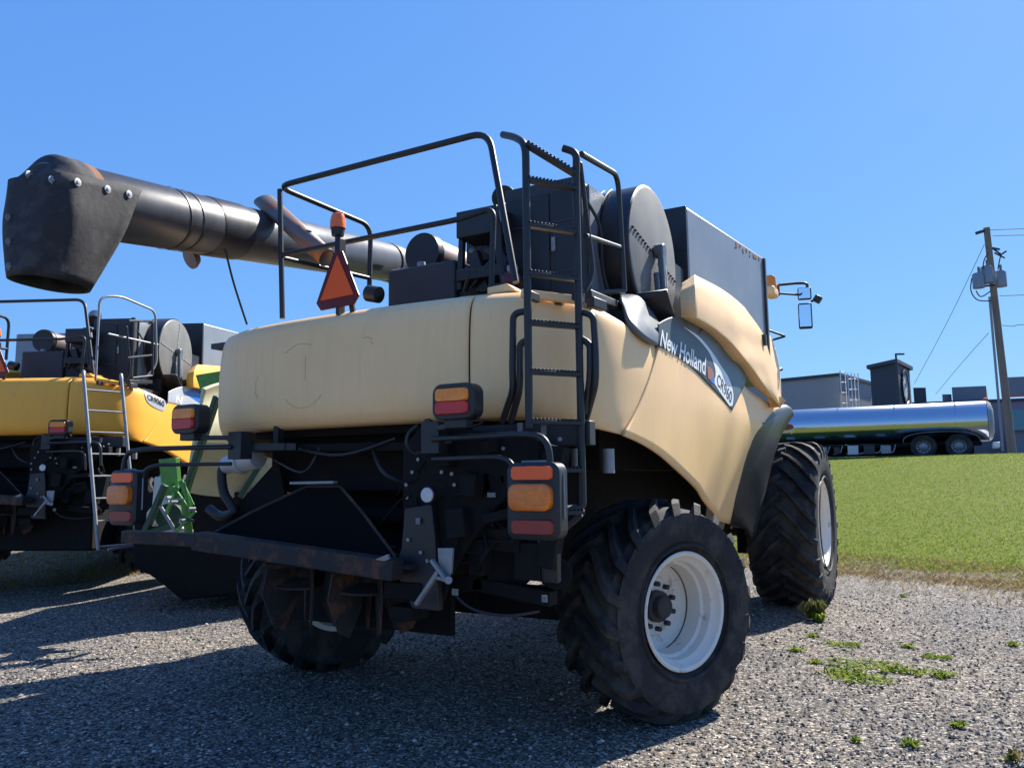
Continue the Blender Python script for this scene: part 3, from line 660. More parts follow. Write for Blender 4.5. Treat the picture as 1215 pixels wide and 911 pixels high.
    sl.lathe(s0+ta*(L*.30), ta, [(-.01, ra+.003), (.01, ra+.008), (.35, ra+.008), (.36, ra)], 36); sl.build('clamp_band', 'black', au)
    # boot: loop around the tube at the top, narrower oval mouth below
    nB = 40; La = -.15; Lb = .54; tops = []; bots = []
    hd = Vector((ta.x, ta.y, 0)).normalized()
    for k in range(nB):
        a = 2*math.pi*k/nB; cx_ = math.cos(a); sy_ = math.sin(a)
        e_ = (Lb-La)/2; ex = 1 if cx_ >= 0 else -1
        along = (La+Lb)/2+e_*ex*abs(cx_)**.35
        tops.append(s0+ta*along+side*(ra+.022)*(1 if sy_ > 0 else -1)*abs(sy_)**.5+upv*.09)
        bots.append(s0+hd*(.02+.245*ex*abs(cx_)**.8)+side*.15*sy_+Vector((0, 0, -.53)))
    rows = []
    for i in range(13):
        t = i/12; tt = t
        ts_ = max(0, (t-.36)/.64)**1.2
        def bp_(k):
            a, b_ = tops[k], bots[k]; p = a.lerp(b_, tt); sa_, sb_ = side.dot(a-s0), side.dot(b_-s0)
            return p+side*((sa_*(1-ts_)+sb_*ts_)-side.dot(p-s0))+side*(.012*math.sin(k*1.1+3*t)*math.sin(math.pi*t))
        rows.append([bp_(k) for k in range(nB)]+[bp_(0)])
    bo = MB().grid(rows)
    # hood over the end of the tube
    cap = []
    for i in range(9):
        t = i/8; rr_ = ra+.022; f_ = 1 if t < .5 else 1-(t-.5)/.5*.93
        cap.append([s0+ta*(.12-.24*t)+side*rr_*math.cos(a)*(1-.28*max(0, t-.55)/.45)+upv*(.09+max(0, rr_*math.sin(a)-.09)*f_) for a in np.linspace(.36, math.pi-.36, 24)])
    cap.append([s0-ta*.122+side*(ra+.022)*.72*math.cos(a)+upv*.085 for a in np.linspace(.36, math.pi-.36, 24)])
    bo.grid(cap); bo.build('rubber_boot', 'boot', au, solid=.012, angle=70)
    for px, py in ((36, 208), (60, 210), (92, 217), (123, 225), (152, 233), (11, 228), (11, 257), (10, 287), (12, 316)):
        best = None
        for i in range(len(rows)):
            for j in range(nB):
                v = rows[i][j]; dz = (v-CAM).dot(FW); x = CX+F*(v-CAM).dot(RT)/dz; y = CY-F*(v-CAM).dot(UP)/dz; e_ = (x-px)**2+(y-py)**2+ (dz*12)**2*.02
                if best is None or e_ < best[0]: best = (e_, v)
        v = best[1]; w_ = (CAM-v).normalized(); w_ = Vector((side.x, side.y, 0)).normalized()*(1 if side.dot(w_) > 0 else -1)
        if near: MB().lathe(v+w_*.004, w_, [(0, .024), (.004, .024), (.006, .010), (.010, .008), (.010, 0)], 16).build('washer_bolt', 'galv', au)
    al = MB(); q0 = D(228, 290, 6.2); al.bar(q0, q0-Vector((0, 0, .10)), .03, .03); al.build('lamp_bracket', 'black', au)
    MB().lathe(q0-Vector((0, 0, .11)), Vector((-.2, -.9, -.5)), [(-.05, .02), (-.04, .06), (.0, .085), (.02, .085), (.025, 0)], 24).build('auger_lamp', 'stack', au)
    if near: MB().tube(cr([D(228, 233, 5.9), D(246, 240, 5.9), D(258, 252, 5.9), D(266, 290, 5.9), D(277, 335, 6.0), D(293, 385, 6.1)], 24), .009, 6).build('rope', 'hose', au)
    # auger pivot
    MB().rod([s1_, s1_+ta*.2, (-1.4, 3.6, 3.2), (-1.2, 3.6, 2.6)], .22, .3, 20).build('elbow', 'dark', au)
    # ---- chopper / spreader at the rear
    ch = empty('straw_chopper', (0, 0, 0), 0, root)
    MB().bb((-1.0, -.85, 1.5), (.98, -.1, 1.95)).bb((-1.0, -.62, 1.1), (.6, -.3, 1.6)).build('hood_box', 'soot', ch, bevel=.015)
    MB().bb((-1.0, -1.0, 1.87), (.98, -.9, 1.93)).bar((-.95, -1.0, 1.80), (.5, -1.0, 1.78), .12, .05).build('cross_member', 'soot', ch)
    hx = MB().tube([(-.98, -.74, 1.60), (.5, -.74, 1.58)], .11, 20).tube([(-.98, -.70, 1.36), (.5, -.70, 1.33)], .07, 16); hx.build('rotor_cover', 'soot', ch)
    pts = [U(238, 641, 'Y', -1.25), U(300, 607, 'Y', -1.2), U(364, 577, 'Y', -1.15), U(404, 577, 'Y', -1.15), U(432, 610, 'Y', -1.2), U(470, 661, 'Y', -1.25)]
    MB().prism(pts, (0, .02, 0)).build('opening_fill', 'void', ch)  # near-black sheet painting the shade of the open chopper mouth
    MB().tube(pts, .010, 6).build('plate_edge', 'rust', ch)
    MB().bar(U(346, 573, 'Y', -1.2), U(398, 572, 'Y', -1.2), .04, .018).build('handle', 'galv', ch, bevel=.003)
    a, b = U(236, 641, 'Y', -1.42), U(472, 676, 'Y', -1.40)
    MB().bar(a, b, .12, .115).bar(U(150, 636, 'Y', -1.40), a, .09, .085).build('rear_beam', 'rust', ch, bevel=.01)
    MB().prism([(-1.35, -1.38, 1.165), (.62, -1.36, 1.08), (.62, -.4, 1.04), (-1.35, -.4, 1.12)], (0, 0, .02)).build('floor_plate', 'rust', ch)
    MB().bar(U(443, 668, 'Y', -1.45), U(462, 660, 'Y', -1.45), .02, .03).build('latch', 'galv', ch, bevel=.003)
    for cx_ in (-.42, .12):
        dk = MB(); dk.lathe((cx_, -1.05, .93), (.05, -.1, 1), [(0, .05), (0, .26), (.012, .26), (.04, .1), (.12, .06), (.15, 0)], 32)
        for k in range(6):
            a = k*math.pi/3+.3; c_, s_ = math.cos(a), math.sin(a)
            dk.prism([(cx_+c_*r_, -1.05+s_*r_, z_) for r_, z_ in ((.05, 1.02), (.31, 1.03), (.34, .88), (.26, .68), (.18, .64), (.10, .80))], (-s_*.012, c_*.012, 0))
        dk.build('spreader_disc', 'rust', ch)
    MB().bb((-1.15, -.75, .60), (.5, -.70, 1.12)).bb((-1.1, -.72, .9), (.5, -.4, 1.1)).build('shade_backing', 'soot', ch, bevel=.01)  # dark plates added behind the discs, standing in for shade on the far wheel
    MB().bb((.40, -1.3, .90), (.66, -1.1, 1.0)).bb((.42, -1.28, .78), (.58, -1.1, .86)).build('motor_guard', 'soot', ch, bevel=.01)
    # hydraulic motor with hose on the left
    hm = MB(); a, b = U(268, 552, 'Y', -1.0), U(306, 543, 'Y', -1.0); hm.cyl(a, a.lerp(b, .35), .062, 20).cyl(a.lerp(b, .3), b, .078, 20); hm.cyl(a.lerp(b, .45), a.lerp(b, .55), .09, 20).bar(a.lerp(b, .2)+Vector((0, 0, .08)), b+Vector((0, 0, .09)), .03, .03); hm.build('hydraulic_motor', 'lens', ch, bevel=.006)
    MB().tube(cr([a, U(263, 560, 'Y', -1.02), U(266, 585, 'Y', -1.02), U(278, 606, 'Y', -1.02), U(262, 612, 'Y', -1.02), U(248, 603, 'Y', -1.02)], 24), .034, 12).build('hose', 'hose', ch)
    MB().prism([U(x, y, 'Y', -.95) for x, y in ((245, 640), (282, 598), (330, 545), (340, 600), (300, 640))], (0, .03, 0)).build('side_plate', 'soot', ch)
    # ---- rear frame on the right
    fr = empty('rear_frame', (0, 0, 0), 0, root)
    Y1 = -1.22
    MB().prism([U(x, y, 'Y', Y1) for x, y in ((478, 530), (500, 505), (560, 510), (640, 520), (640, 560), (590, 600), (560, 640), (535, 680), (520, 725), (483, 722), (478, 600))], (0, .04, 0)).build('mounting_plate', 'soot', fr, bevel=.006)
    MB().prism([U(x, y, 'Y', Y1-.06) for x, y in ((480, 603), (512, 598), (516, 640), (520, 725), (489, 722), (468, 675), (476, 650))], (0, .05, 0)).build('frame_column', 'black', fr, bevel=.006)
    MB().bb(tuple(U(560, 505, 'Y', -1.1)), tuple(U(700, 528, 'Y', -1.1)+Vector((0, .08, 0)))).build('cross_beam', 'black', fr, bevel=.006)
    md = MB(); 
    for x, y, w_, h_, dy in ((590, 575, .14, .12, .05), (560, 575, .10, .12, -.05), (545, 620, .12, .16, -.03), (600, 640, .22, .12, .1), (630, 665, .16, .2, .12), (655, 640, .1, .3, .1), (610, 700, .5, .08, .2), (500, 690, .12, .1, .05), (660, 540, .12, .1, 0), (585, 530, .1, .07, 0), (530, 545, .08, .08, -.04), (640, 620, .08, .3, .15), (560, 690, .2, .1, .2), (570, 660, .1, .2, .1), (600, 610, .25, .05, 0)):
        md.box(U(x, y, 'Y', Y1+dy), (w_, .1, h_), Matrix.Rotation(random.uniform(-.25, .25), 3, 'Y'))
    for k in range(14):
        x0, y0 = random.uniform(500, 610), random.uniform(515, 660); md.rod([U(x0, y0, 'Y', Y1+.05), U(x0+random.uniform(-40, 40), y0+random.uniform(5, 40), 'Y', Y1-.04), U(x0+random.uniform(-60, 30), y0+random.uniform(20, 50), 'Y', Y1+.1)], random.uniform(.005, .012), .1, 7)
    md.cyl(U(605, 665, 'Y', -1.0), U(605, 665, 'Y', -.7), .16, 20).cyl(U(660, 680, 'Y', -1.0), U(660, 680, 'Y', -.8), .09, 16)
    md.build('undercarriage', 'soot', fr, bevel=.006)
    for x, y in ((490, 560), (497, 545), (483, 575), (484, 590), (500, 655), (508, 665), (598, 532), (640, 520), (652, 528), (540, 575), (537, 562), (485, 640), (525, 560), (664, 532), (665, 521)):
        p = U(x, y, 'Y', Y1-.065 if x < 515 and y > 600 else Y1-.004); MB().cyl(p, p-Vector((0, .012, 0)), .011, 8).build('bolt_head', 'galv', fr)
    for x, y, w_, h_ in ((496, 618, .03, .035), (583, 587, .05, .025), (540, 702, .04, .035), (645, 510, .03, .06), (617, 507, .03, .05), (646, 710, .03, .035)):
        MB().box(U(x, y, 'Y', Y1-.075), (w_, .004, h_)).build('sticker', 'plate2', fr)
    lv = MB(); y_ = -1.36
    lv.bar(U(494, 717, 'Y', y_), U(520, 678, 'Y', y_), .022, .03, up=(0, 1, 0)).bar(U(512, 664, 'Y', y_), U(530, 688, 'Y', y_), .02, .028, up=(0, 1, 0)).bar(U(516, 684, 'Y', y_), U(532, 689, 'Y', y_), .02, .02, up=(0, 1, 0))
    lv.prism([U(x, y, 'Y', y_+.03) for x, y in ((519, 650), (537, 650), (535, 680), (530, 686), (520, 668))], (0, .02, 0)).cyl(U(532, 688, 'Y', y_-.02), U(532, 688, 'Y', y_+.06), .022, 14)
    lv.build('lock_lever', 'galv', fr, bevel=.003)
    wl = U(507, 587, 'Y', -1.34); w_ = empty('work_lamp', tuple(wl), 0, fr)
    MB().lathe((0, .06, 0), (0, -1, 0), [(0, .03), (.02, .045), (.06, .048), (.062, .042)], 26).build('shell', 'black', w_); MB().lathe((0, .06, 0), (0, -1, 0), [(.05, .043), (.066, .04), (.07, 0)], 26).build('lens', 'lens', w_)
    # hoses and straw caught behind the chopper
    for x0, y0, x1, y1, x2, y2, r_ in ((330, 525, 400, 540, 470, 520, .012), (325, 545, 360, 560, 380, 530, .009), (440, 525, 455, 560, 485, 575, .014), (420, 600, 445, 640, 470, 650, .010), (520, 520, 560, 545, 600, 535, .010), (545, 590, 570, 600, 590, 640, .013), (600, 540, 640, 560, 655, 600, .010)):
        MB().tube(cr([U(x0, y0, 'Y', -1.0), U(x1, y1, 'Y', -1.12), U(x2, y2, 'Y', -1.05)], 12), r_, 7).build('wiring', 'black', fr)
    # wiring loop
    MB().tube(cr([U(495, 505, 'Y', -1.35), U(484, 515, 'Y', -1.4), U(483, 530, 'Y', -1.4), U(492, 538, 'Y', -1.35), U(505, 534, 'Y', -1.3)], 14), .01, 6).tube(cr([U(537, 702, 'Y', -1.25), U(560, 722, 'Y', -1.25), U(600, 730, 'Y', -1.2), U(640, 725, 'Y', -1.1)], 14), .008, 6).tube(cr([U(566, 495, 'Y', -1.5), U(572, 502, 'Y', -1.45), U(560, 506, 'Y', -1.4)], 8), .007, 6).build('wiring', 'hose', fr)
    fl = MB(); p = U(684, 532, 'Y', -.9); fl.cyl(p, p-Vector((0, 0, .10)), .03, 14).cyl(p+Vector((.11, .2, 0)), p+Vector((.11, .2, -.14)), .035, 14); fl.build('fuel_filter', 'galv', fr)
    if not near: MB().bb((-1.5, -.9, .42), (1.15, -.3, 1.3)).bb((-1.0, .5, .4), (1.0, 3.8, 1.0)).build('spreader_apron', 'soot', root, bevel=.03)
    # ---- lamps and their arms
    for s in (1, -1):
        lamp_cluster(root, 1.045 if s > 0 else -1.065, -1.55, 1.985, s, False)
        if near or s < 0: lamp_cluster(root, 1.555 if s > 0 else -1.56, -1.63, 1.475, s, True)
        a_ = MB(); 
        a_.bb((s*.72, -1.38, 1.72), (s*.84, -1.28, 1.90)).bar((s*.78, -1.33, 1.86), (s*1.10, -1.50, 1.865), .05, .03)
        a_.rod([(s*.80, -1.38, 1.80), (s*1.45, -1.55, 1.80), (s*1.62, -1.58, 1.78), (s*1.64, -1.58, 1.5)], .017, .09)
        a_.rod([(s*.80, -1.38, 1.69), (s*1.33, -1.55, 1.69), (s*1.42, -1.57, 1.66), (s*1.44, -1.57, 1.45)], .013, .06)
        a_.bar((s*.5, -1.1, 1.80), (s*.85, -1.30, 1.80), .05, .05).bar((s*.62, -1.15, 1.80), (s*.62, -1.15, 1.95), .06, .04)
        a_.build('lamp_arm', 'black', root, bevel=.004)
    lt2 = MB(); lt2.bar((-.9, -1.28, 1.815), (-.55, -1.15, 1.80), .04, .045); lt2.build('lamp_carrier', 'black', root)
    if near:
        # right hand step below the ladder
        MB().bar(U(650, 545, 'Y', -1.15), U(652, 690, 'Y', -1.1), .05, .12, up=(1, 0, 0)).bar(U(690, 610, 'Y', -1.12), U(655, 640, 'Y', -1.12), .03, .03).build('step_bracket', 'black', root, bevel=.006)
    return root

main = harvester(dict(body='beige', near=True))
tag(main, 'large faded beige combine harvester with a black rear ladder, nearest the camera on the gravel', 'combine harvester', 'combine harvesters parked in a row')
_disc = D(209, 420, 11.9); TH = R(26)
_off = Matrix.Rotation(TH, 3, 'Z') @ Vector((1.45, .55, 0))
second = harvester(dict(body='yellow', near=False), (_disc.x-_off.x, _disc.y-_off.y, _disc.z-3.215), TH); print('SECOND', second_loc := (_disc.x-_off.x, _disc.y-_off.y, _disc.z-3.215))
tag(second, 'bright yellow combine harvester with a long bare metal ladder, parked at the far left', 'combine harvester', 'combine harvesters parked in a row')
# the second machine's auger is folded out of sight
for o in list(second.children):
    if o.name.startswith('unloading_auger') or o.name.startswith('exhaust_'):
        for c in list(o.children): bpy.data.objects.remove(c)
        bpy.data.objects.remove(o)
bpy.context.view_layer.update()

exec_after = []
#SPLIT
# ------------------------------------------------------------------ implement between the two machines
imp = empty('forage_implement', tuple(D(250, 640, 9.2))); imp.location.z = 0; ic = imp.location.copy()
tag(imp, 'ivory sided farm implement with green frame struts standing between the two harvesters', 'implement')
Dl = lambda x, y, d: D(x, y, d*1.22)-ic
rws = []
for t in (0, .12, .5, .88, 1):
    bu = [0, -.12, -.2, -.12, 0][int(t*4+.5)]
    rws.append([Dl(x0*(1-t)+x1*t, y0*(1-t)+y1*t, d+bu) for x0, y0, x1, y1, d in ((243, 462, 220, 583, 7.3), (262, 455, 250, 588, 7.5), (290, 450, 290, 590, 7.8), (330, 452, 330, 590, 8.3), (345, 452, 345, 588, 8.6))])
MB().grid(surf(rws, 24, 16)).build('side_panel', 'ivory', imp, solid=.05, bevel=.01, angle=50)
MB().prism([Dl(x, y, 8.0) for x, y in ((232, 445), (262, 440), (300, 450), (290, 462), (240, 470))], Vector((-.2, .4, 0))).build('top_cover', 'green', imp)
MB().bar(Dl(258, 470, 6.9), Dl(218, 590, 6.9), .08, .06).bar(Dl(340, 500, 7.0), Dl(285, 590, 6.9), .07, .06).bar(Dl(300, 520, 7.0), Dl(345, 560, 6.9), .06, .05).build('frame_strut', 'dgreen', imp, bevel=.01)
lk = MB(); lk.prism([Dl(x, y, 6.6) for x, y in ((188, 545), (208, 543), (211, 578), (205, 572), (202, 588), (193, 588))], Vector((0, .05, 0)))
lk.bar(Dl(204, 578, 6.5), Dl(222, 604, 6.5), .06, .05).bar(Dl(214, 570, 6.5), Dl(228, 600, 6.5), .03, .05).bar(Dl(220, 600, 6.5), Dl(225, 640, 6.5), .07, .06).cyl(Dl(209, 580, 6.45), Dl(209, 580, 6.6), .03)
lk.build('linkage', 'green', imp, bevel=.004)
for a_, b_, w_, m_ in (((208, 585), (196, 612), .03, 'green'), ((226, 606), (218, 572), .025, 'green'), ((212, 612), (230, 618), .03, 'dgreen'), ((190, 600), (214, 640), .03, 'galv'), ((200, 640), (232, 606), .025, 'green'), ((196, 592), (222, 592), .02, 'galv')):
    MB().bar(Dl(*a_, 6.45), Dl(*b_, 6.45), w_, w_).build('link_rod', m_, imp, bevel=.003)
for a_ in ((203, 596), (224, 604), (213, 618)): p_ = Dl(*a_, 6.4); MB().cyl(p_, p_+Vector((.02, .06, 0)), .022, 12).build('pin', 'galv', imp)
lk = MB(); lk.bar(Dl(196, 575, 6.5), Dl(172, 632, 6.5), .06, .06).bar(Dl(172, 632, 6.5), Dl(215, 622, 6.5), .05, .05).cyl(Dl(200, 612, 6.6), Dl(206, 612, 6.9), .13); lk.build('linkage_arm', 'dgreen', imp, bevel=.008)
MB().prism([Dl(x, y, 6.9) for x, y in ((183, 565), (193, 570), (203, 612), (178, 625), (170, 612), (180, 600))], Vector((0, .1, 0))).prism([Dl(x, y, 6.7) for x, y in ((178, 636), (200, 622), (222, 628), (222, 636))], Vector((0, .08, 0))).build('shield', 'plate', imp, bevel=.01)
MB().prism([Dl(x, y, 7.7) for x, y in ((160, 588), (200, 578), (345, 588), (345, 700), (215, 712), (188, 690), (156, 668))], Vector((-.9, 1.9, 0))).build('shade_mass', 'soot', imp, bevel=.03)  # dark mass added below the implement to cover and shade the gravel
MB().prism([Dl(x, y, 7.9) for x, y in ((235, 470), (345, 460), (345, 600), (235, 600))], Vector((-1.2, 2.0, 0))).build('hopper', 'ivory', imp, bevel=.05)
for x in (205, 330):
    p = Dl(x+40, 655, 9.4); MB().lathe((p.x+1, p.y+2, .45), (1, .3, 0), [(-.12, .2), (-.13, .42), (-.08, .45), (.08, .45), (.13, .42), (.12, .2), (.02, .18), (0, 0)], 40).build('wheel', 'rubber', imp)

# ------------------------------------------------------------------ ground
NX, NY = .302, .953
def lawn_s(x, y): return (x-1.6)*NX+(y-9.2)*NY
def sstep(t): t = np.clip(t, 0, 1); return t*t*(3-2*t)
def gz(x, y):
    s = lawn_s(x, y); t = np.clip((s-.5)/22., 0, 1)
    return 2.22*(t*.75+.25*sstep(t))+.30*sstep((-x-2.6)/3.5)*sstep((y-.5)/5)*(1-t)
def sheet(name, xs, ys, dz, m, cond=None, jitter=0.):
    X, Y = np.meshgrid(xs, ys); 
    Z = gz(X, Y)+dz
    V = np.stack([X, Y, Z], -1).reshape(-1, 3); nx, ny = len(xs), len(ys)
    f = []
    cx_ = (X[:-1, :-1]+X[1:, 1:])/2; cy_ = (Y[:-1, :-1]+Y[1:, 1:])/2
    for i in range(ny-1):
        for j in range(nx-1):
            if cond is None or cond(cx_[i, j], cy_[i, j]): f.append((i*nx+j, i*nx+j+1, (i+1)*nx+j+1, (i+1)*nx+j))
    b = MB(); b.v = [tuple(v) for v in V]; b.f = f
    return b.build(name, m, None, angle=80)
def strip(name, s0, s1, n, a0, a1, m, dz):
    b = MB(); T = Vector((NY, -NX, 0)); N = Vector((NX, NY, 0)); rows = []
    ss = np.linspace(s0, s1, n); aa = np.concatenate([np.linspace(a0, -30, 12)[:-1], np.linspace(-30, 40, 110), np.linspace(40, a1, 12)[1:]])
    for s in ss:
        r = []
        for a in aa:
            s_ = s
            if s == s0: s_ = s+.28*math.sin(a*1.7)+.2*math.sin(a*5.1+1)+.12*math.sin(a*13)
            p = Vector((1.6, 9.2, 0))+T*a+N*s_; r.append((p.x, p.y, gz(p.x, p.y)+dz))
        rows.append(r)
    return b.grid(rows).build(name, m, None, angle=80)

def gravel_mat():
    m = bpy.data.materials.new('gravel'); m.use_nodes = True; n = m.node_tree.nodes; l = m.node_tree.links; b = n['Principled BSDF']
    tc = n.new('ShaderNodeTexCoord')
    v = n.new('ShaderNodeTexVoronoi'); v.inputs['Scale'].default_value = 58; v.inputs['Randomness'].default_value = 1; l.new(tc.outputs['Object'], v.inputs['Vector'])
    sp = n.new('ShaderNodeSeparateColor'); l.new(v.outputs['Color'], sp.inputs[0])
    rp = n.new('ShaderNodeValToRGB'); e = rp.color_ramp.elements; e[0].color = (.04, .037, .034, 1); e[1].color = (.60, .54, .46, 1); e.new(.45).color = (.135, .127, .115, 1); e.new(.8).color = (.245, .225, .20, 1); l.new(sp.outputs[0], rp.inputs[0])
    t = n.new('ShaderNodeTexNoise'); t.inputs['Scale'].default_value = .7; t.inputs['Detail'].default_value = 6; l.new(tc.outputs['Object'], t.inputs['Vector'])
    r2 = n.new('ShaderNodeValToRGB'); r2.color_ramp.elements[0].position = .35; r2.color_ramp.elements[1].position = .7; r2.color_ramp.elements[0].color = (.8, .8, .82, 1); r2.color_ramp.elements[1].color = (1.15, 1.08, 1.0, 1); l.new(t.outputs['Fac'], r2.inputs[0])
    mx = n.new('ShaderNodeMixRGB'); mx.blend_type = 'MULTIPLY'; mx.inputs[0].default_value = 1; l.new(rp.outputs[0], mx.inputs[1]); l.new(r2.outputs[0], mx.inputs[2])
    # brown dead matter in patches
    t4 = n.new('ShaderNodeTexNoise'); t4.inputs['Scale'].default_value = 1.6; t4.inputs['Detail'].default_value = 10; t4.inputs['Roughness'].default_value = .75; l.new(tc.outputs['Object'], t4.inputs['Vector'])
    r4 = n.new('ShaderNodeValToRGB'); r4.color_ramp.elements[0].position = .55; r4.color_ramp.elements[1].position = .72; r4.color_ramp.elements[1].color = (.55, .55, .55, 1); l.new(t4.outputs['Fac'], r4.inputs[0])
    m4 = n.new('ShaderNodeMixRGB'); m4.inputs[2].default_value = (.24, .165, .10, 1); l.new(r4.outputs[0], m4.inputs[0]); l.new(mx.outputs[0], m4.inputs[1])
    l.new(m4.outputs[0], b.inputs['Base Color']); b.inputs['Roughness'].default_value = .9; b.inputs['Specular IOR Level'].default_value = .2
    v2 = n.new('ShaderNodeTexVoronoi'); v2.inputs['Scale'].default_value = 58; l.new(tc.outputs['Object'], v2.inputs['Vector'])
    v3 = n.new('ShaderNodeTexNoise'); v3.inputs['Scale'].default_value = 130; v3.inputs['Detail'].default_value = 4; l.new(tc.outputs['Object'], v3.inputs['Vector'])
    ad = n.new('ShaderNodeMath'); ad.operation = 'SUBTRACT'; l.new(v3.outputs['Fac'], ad.inputs[0]); l.new(v2.outputs['Distance'], ad.inputs[1])
    bp = n.new('ShaderNodeBump'); bp.inputs['Strength'].default_value = .8; bp.inputs['Distance'].default_value = .012; l.new(ad.outputs[0], bp.inputs['Height']); l.new(bp.outputs[0], b.inputs['Normal'])
    return m
def stone_mat():
    m = bpy.data.materials.new('loose_stone'); m.use_nodes = True; n = m.node_tree.nodes; l = m.node_tree.links; b = n['Principled BSDF']
    g = n.new('ShaderNodeNewGeometry'); rp = n.new('ShaderNodeValToRGB'); e = rp.color_ramp.elements
    e[0].color = (.035, .034, .034, 1); e[1].color = (.60, .55, .48, 1); e.new(.5).color = (.17, .16, .145, 1); e.new(.9).color = (.30, .275, .245, 1)
    l.new(g.outputs['Random Per Island'], rp.inputs[0]); l.new(rp.outputs[0], b.inputs['Base Color']); b.inputs['Roughness'].default_value = .85; b.inputs['Specular IOR Level'].default_value = .25
    return m
def leaf_mat(name, c0, c1, c2):
    m = bpy.data.materials.new(name); m.use_nodes = True; n = m.node_tree.nodes; l = m.node_tree.links; b = n['Principled BSDF']
    g = n.new('ShaderNodeNewGeometry'); rp = n.new('ShaderNodeValToRGB'); e = rp.color_ramp.elements
    e[0].color = (*c0, 1); e[1].color = (*c2, 1); e.new(.55).color = (*c1, 1); l.new(g.outputs['Random Per Island'], rp.inputs[0])
    l.new(rp.outputs[0], b.inputs['Base Color']); b.inputs['Roughness'].default_value = 1; b.inputs['Specular IOR Level'].default_value = 0
    tr = n.new('ShaderNodeBsdfTranslucent'); l.new(rp.outputs[0], tr.inputs[0]); mx = n.new('ShaderNodeMixShader'); mx.inputs[0].default_value = .45
    l.new(b.outputs[0], mx.inputs[1]); l.new(tr.outputs[0], mx.inputs[2]); l.new(mx.outputs[0], n['Material Output'].inputs[0])
    return m
GR = gravel_mat()
xs = np.concatenate([np.linspace(-900, -40, 14), np.linspace(-38, 48, 60), np.linspace(50, 900, 14)]); ys = np.concatenate([np.linspace(-300, -12, 8), np.linspace(-10, 45, 60), np.linspace(48, 1200, 14)])
tag(sheet('ground', xs, ys, 0, GR), kind='structure')
LM = mat('lawn_soil', (.12, .14, .03), .9, noise=.5, nscale=14., bump=.6, bscale=40, spec=.03)
tag(strip('lawn', .1, 23.5, 60, -160, 160, LM, .006), kind='structure')
AS = mat('asphalt', (.06, .06, .062), .85, noise=.2, nscale=20, bump=.2, bscale=90)
tag(strip('road', 23.0, 60, 6, -300, 300, AS, .012), kind='structure')

def scatter(name, pts, fn, m, label, cat):
    V = []; Fs = []; o = 0
    for p in pts:
        vs, fs = fn(p); V += vs; Fs += [tuple(i+o for i in f) for f in fs]; o += len(vs)
    b = MB(); b.v = V; b.f = Fs; me = bpy.data.meshes.new(name); me.from_pydata(V, [], Fs); me.materials.append(m); ob = bpy.data.objects.new(name, me); C.objects.link(ob)
    return tag(ob, label, cat, kind='stuff')
def in_view(x, y, z=0., mar=.04):
    v = Vector((x, y, z))-CAM; d = v.dot(FW)
    if d < .3: return None
    a, b = v.dot(RT)/d*F/1215, v.dot(UP)/d*F/911
    return d if abs(a) < .5+mar and abs(b) < .5+mar else None
# loose stones
pts = []
while len(pts) < 48000:
    d = 3.4+8.5*random.random()**1.5; px = random.uniform(-40, 1255); dirv = ray(px, 600); k = d/ math.hypot(dirv.x, dirv.y)
    x, y = CAM.x+dirv.x*k, CAM.y+dirv.y*k
    if lawn_s(x, y) > .2: continue
    pts.append((x, y, d))
ico = [(0, 0, .8), (.85, .1, .1), (.2, .9, .15), (-.8, .35, .0), (-.45, -.8, .1), (.5, -.75, .05), (0, 0, -.6)]
icf = [(0, 1, 2), (0, 2, 3), (0, 3, 4), (0, 4, 5), (0, 5, 1), (6, 2, 1), (6, 3, 2), (6, 4, 3), (6, 5, 4), (6, 1, 5)]
def stone(p):
    x, y, d = p; s = min(.022, .005+.0042*random.expovariate(1.1)); a = random.uniform(0, 6.28); c, n_ = math.cos(a), math.sin(a); e = random.uniform(.6, 1.3); fl = random.uniform(.5, .95)
    out = []
    for q in ico:
        u, v, w = (q[0]+random.uniform(-.25, .25))*e, q[1]+random.uniform(-.25, .25), q[2]*fl+random.uniform(-.15, .15)
        out.append((x+(u*c-v*n_)*s, y+(u*n_+v*c)*s, gz(x, y)+s*.35+w*s))
    return out, icf
scatter('gravel_stones', pts, stone, stone_mat(), 'loose grey crushed stone covering the yard', 'gravel')
# grass
def blade(h, lean, w):
    def fn(p):
        x, y = p[0], p[1]; V = []; f = []
        for k in range(3):
            a = random.uniform(0, 6.28); hh = h*random.uniform(.5, 1.25); lx, ly = math.cos(a)*lean*hh, math.sin(a)*lean*hh
            bx, by = x+random.uniform(-.02, .02), y+random.uniform(-.02, .02); z = gz(bx, by); wx, wy = -math.sin(a)*w, math.cos(a)*w
            o = len(V); V += [(bx-wx, by-wy, z), (bx+wx, by+wy, z), (bx+lx*.5+wx*.7, by+ly*.5+wy*.7, z+hh*.6), (bx+lx, by+ly, z+hh)]; f += [(o, o+1, o+2, o+3)]
        return V, f
    return fn
T_ = Vector((NY, -NX, 0)); N_ = Vector((NX, NY, 0))
def lawn_pts(n, s0, s1, pw, cond=lambda s: True):
    out = []
    while len(out) < n:
        s = s0+(s1-s0)*random.random()**pw; a = random.uniform(-14, 24+s*.7); p = Vector((1.6, 9.2, 0))+T_*a+N_*s
        if in_view(p.x, p.y, gz(p.x, p.y), .05): out.append((p.x, p.y))
    return out
GM = leaf_mat('lawn_grass', (.07, .13, .012), (.20, .285, .03), (.40, .43, .09)); DM = leaf_mat('dry_grass', (.16, .12, .05), (.30, .22, .10), (.42, .34, .18))
scatter('lawn_grass', lawn_pts(85000, .4, 23, 1.35), blade(.042, .8, .004), GM, 'short mown green grass rising away from the gravel', 'grass')
scatter('dry_grass', lawn_pts(12000, -.9, 1.5, 1.0)+lawn_pts(2500, -2.6, 0, .5), blade(.06, 1.3, .004), DM, 'dry straw coloured grass along the edge of the lawn', 'dry grass')
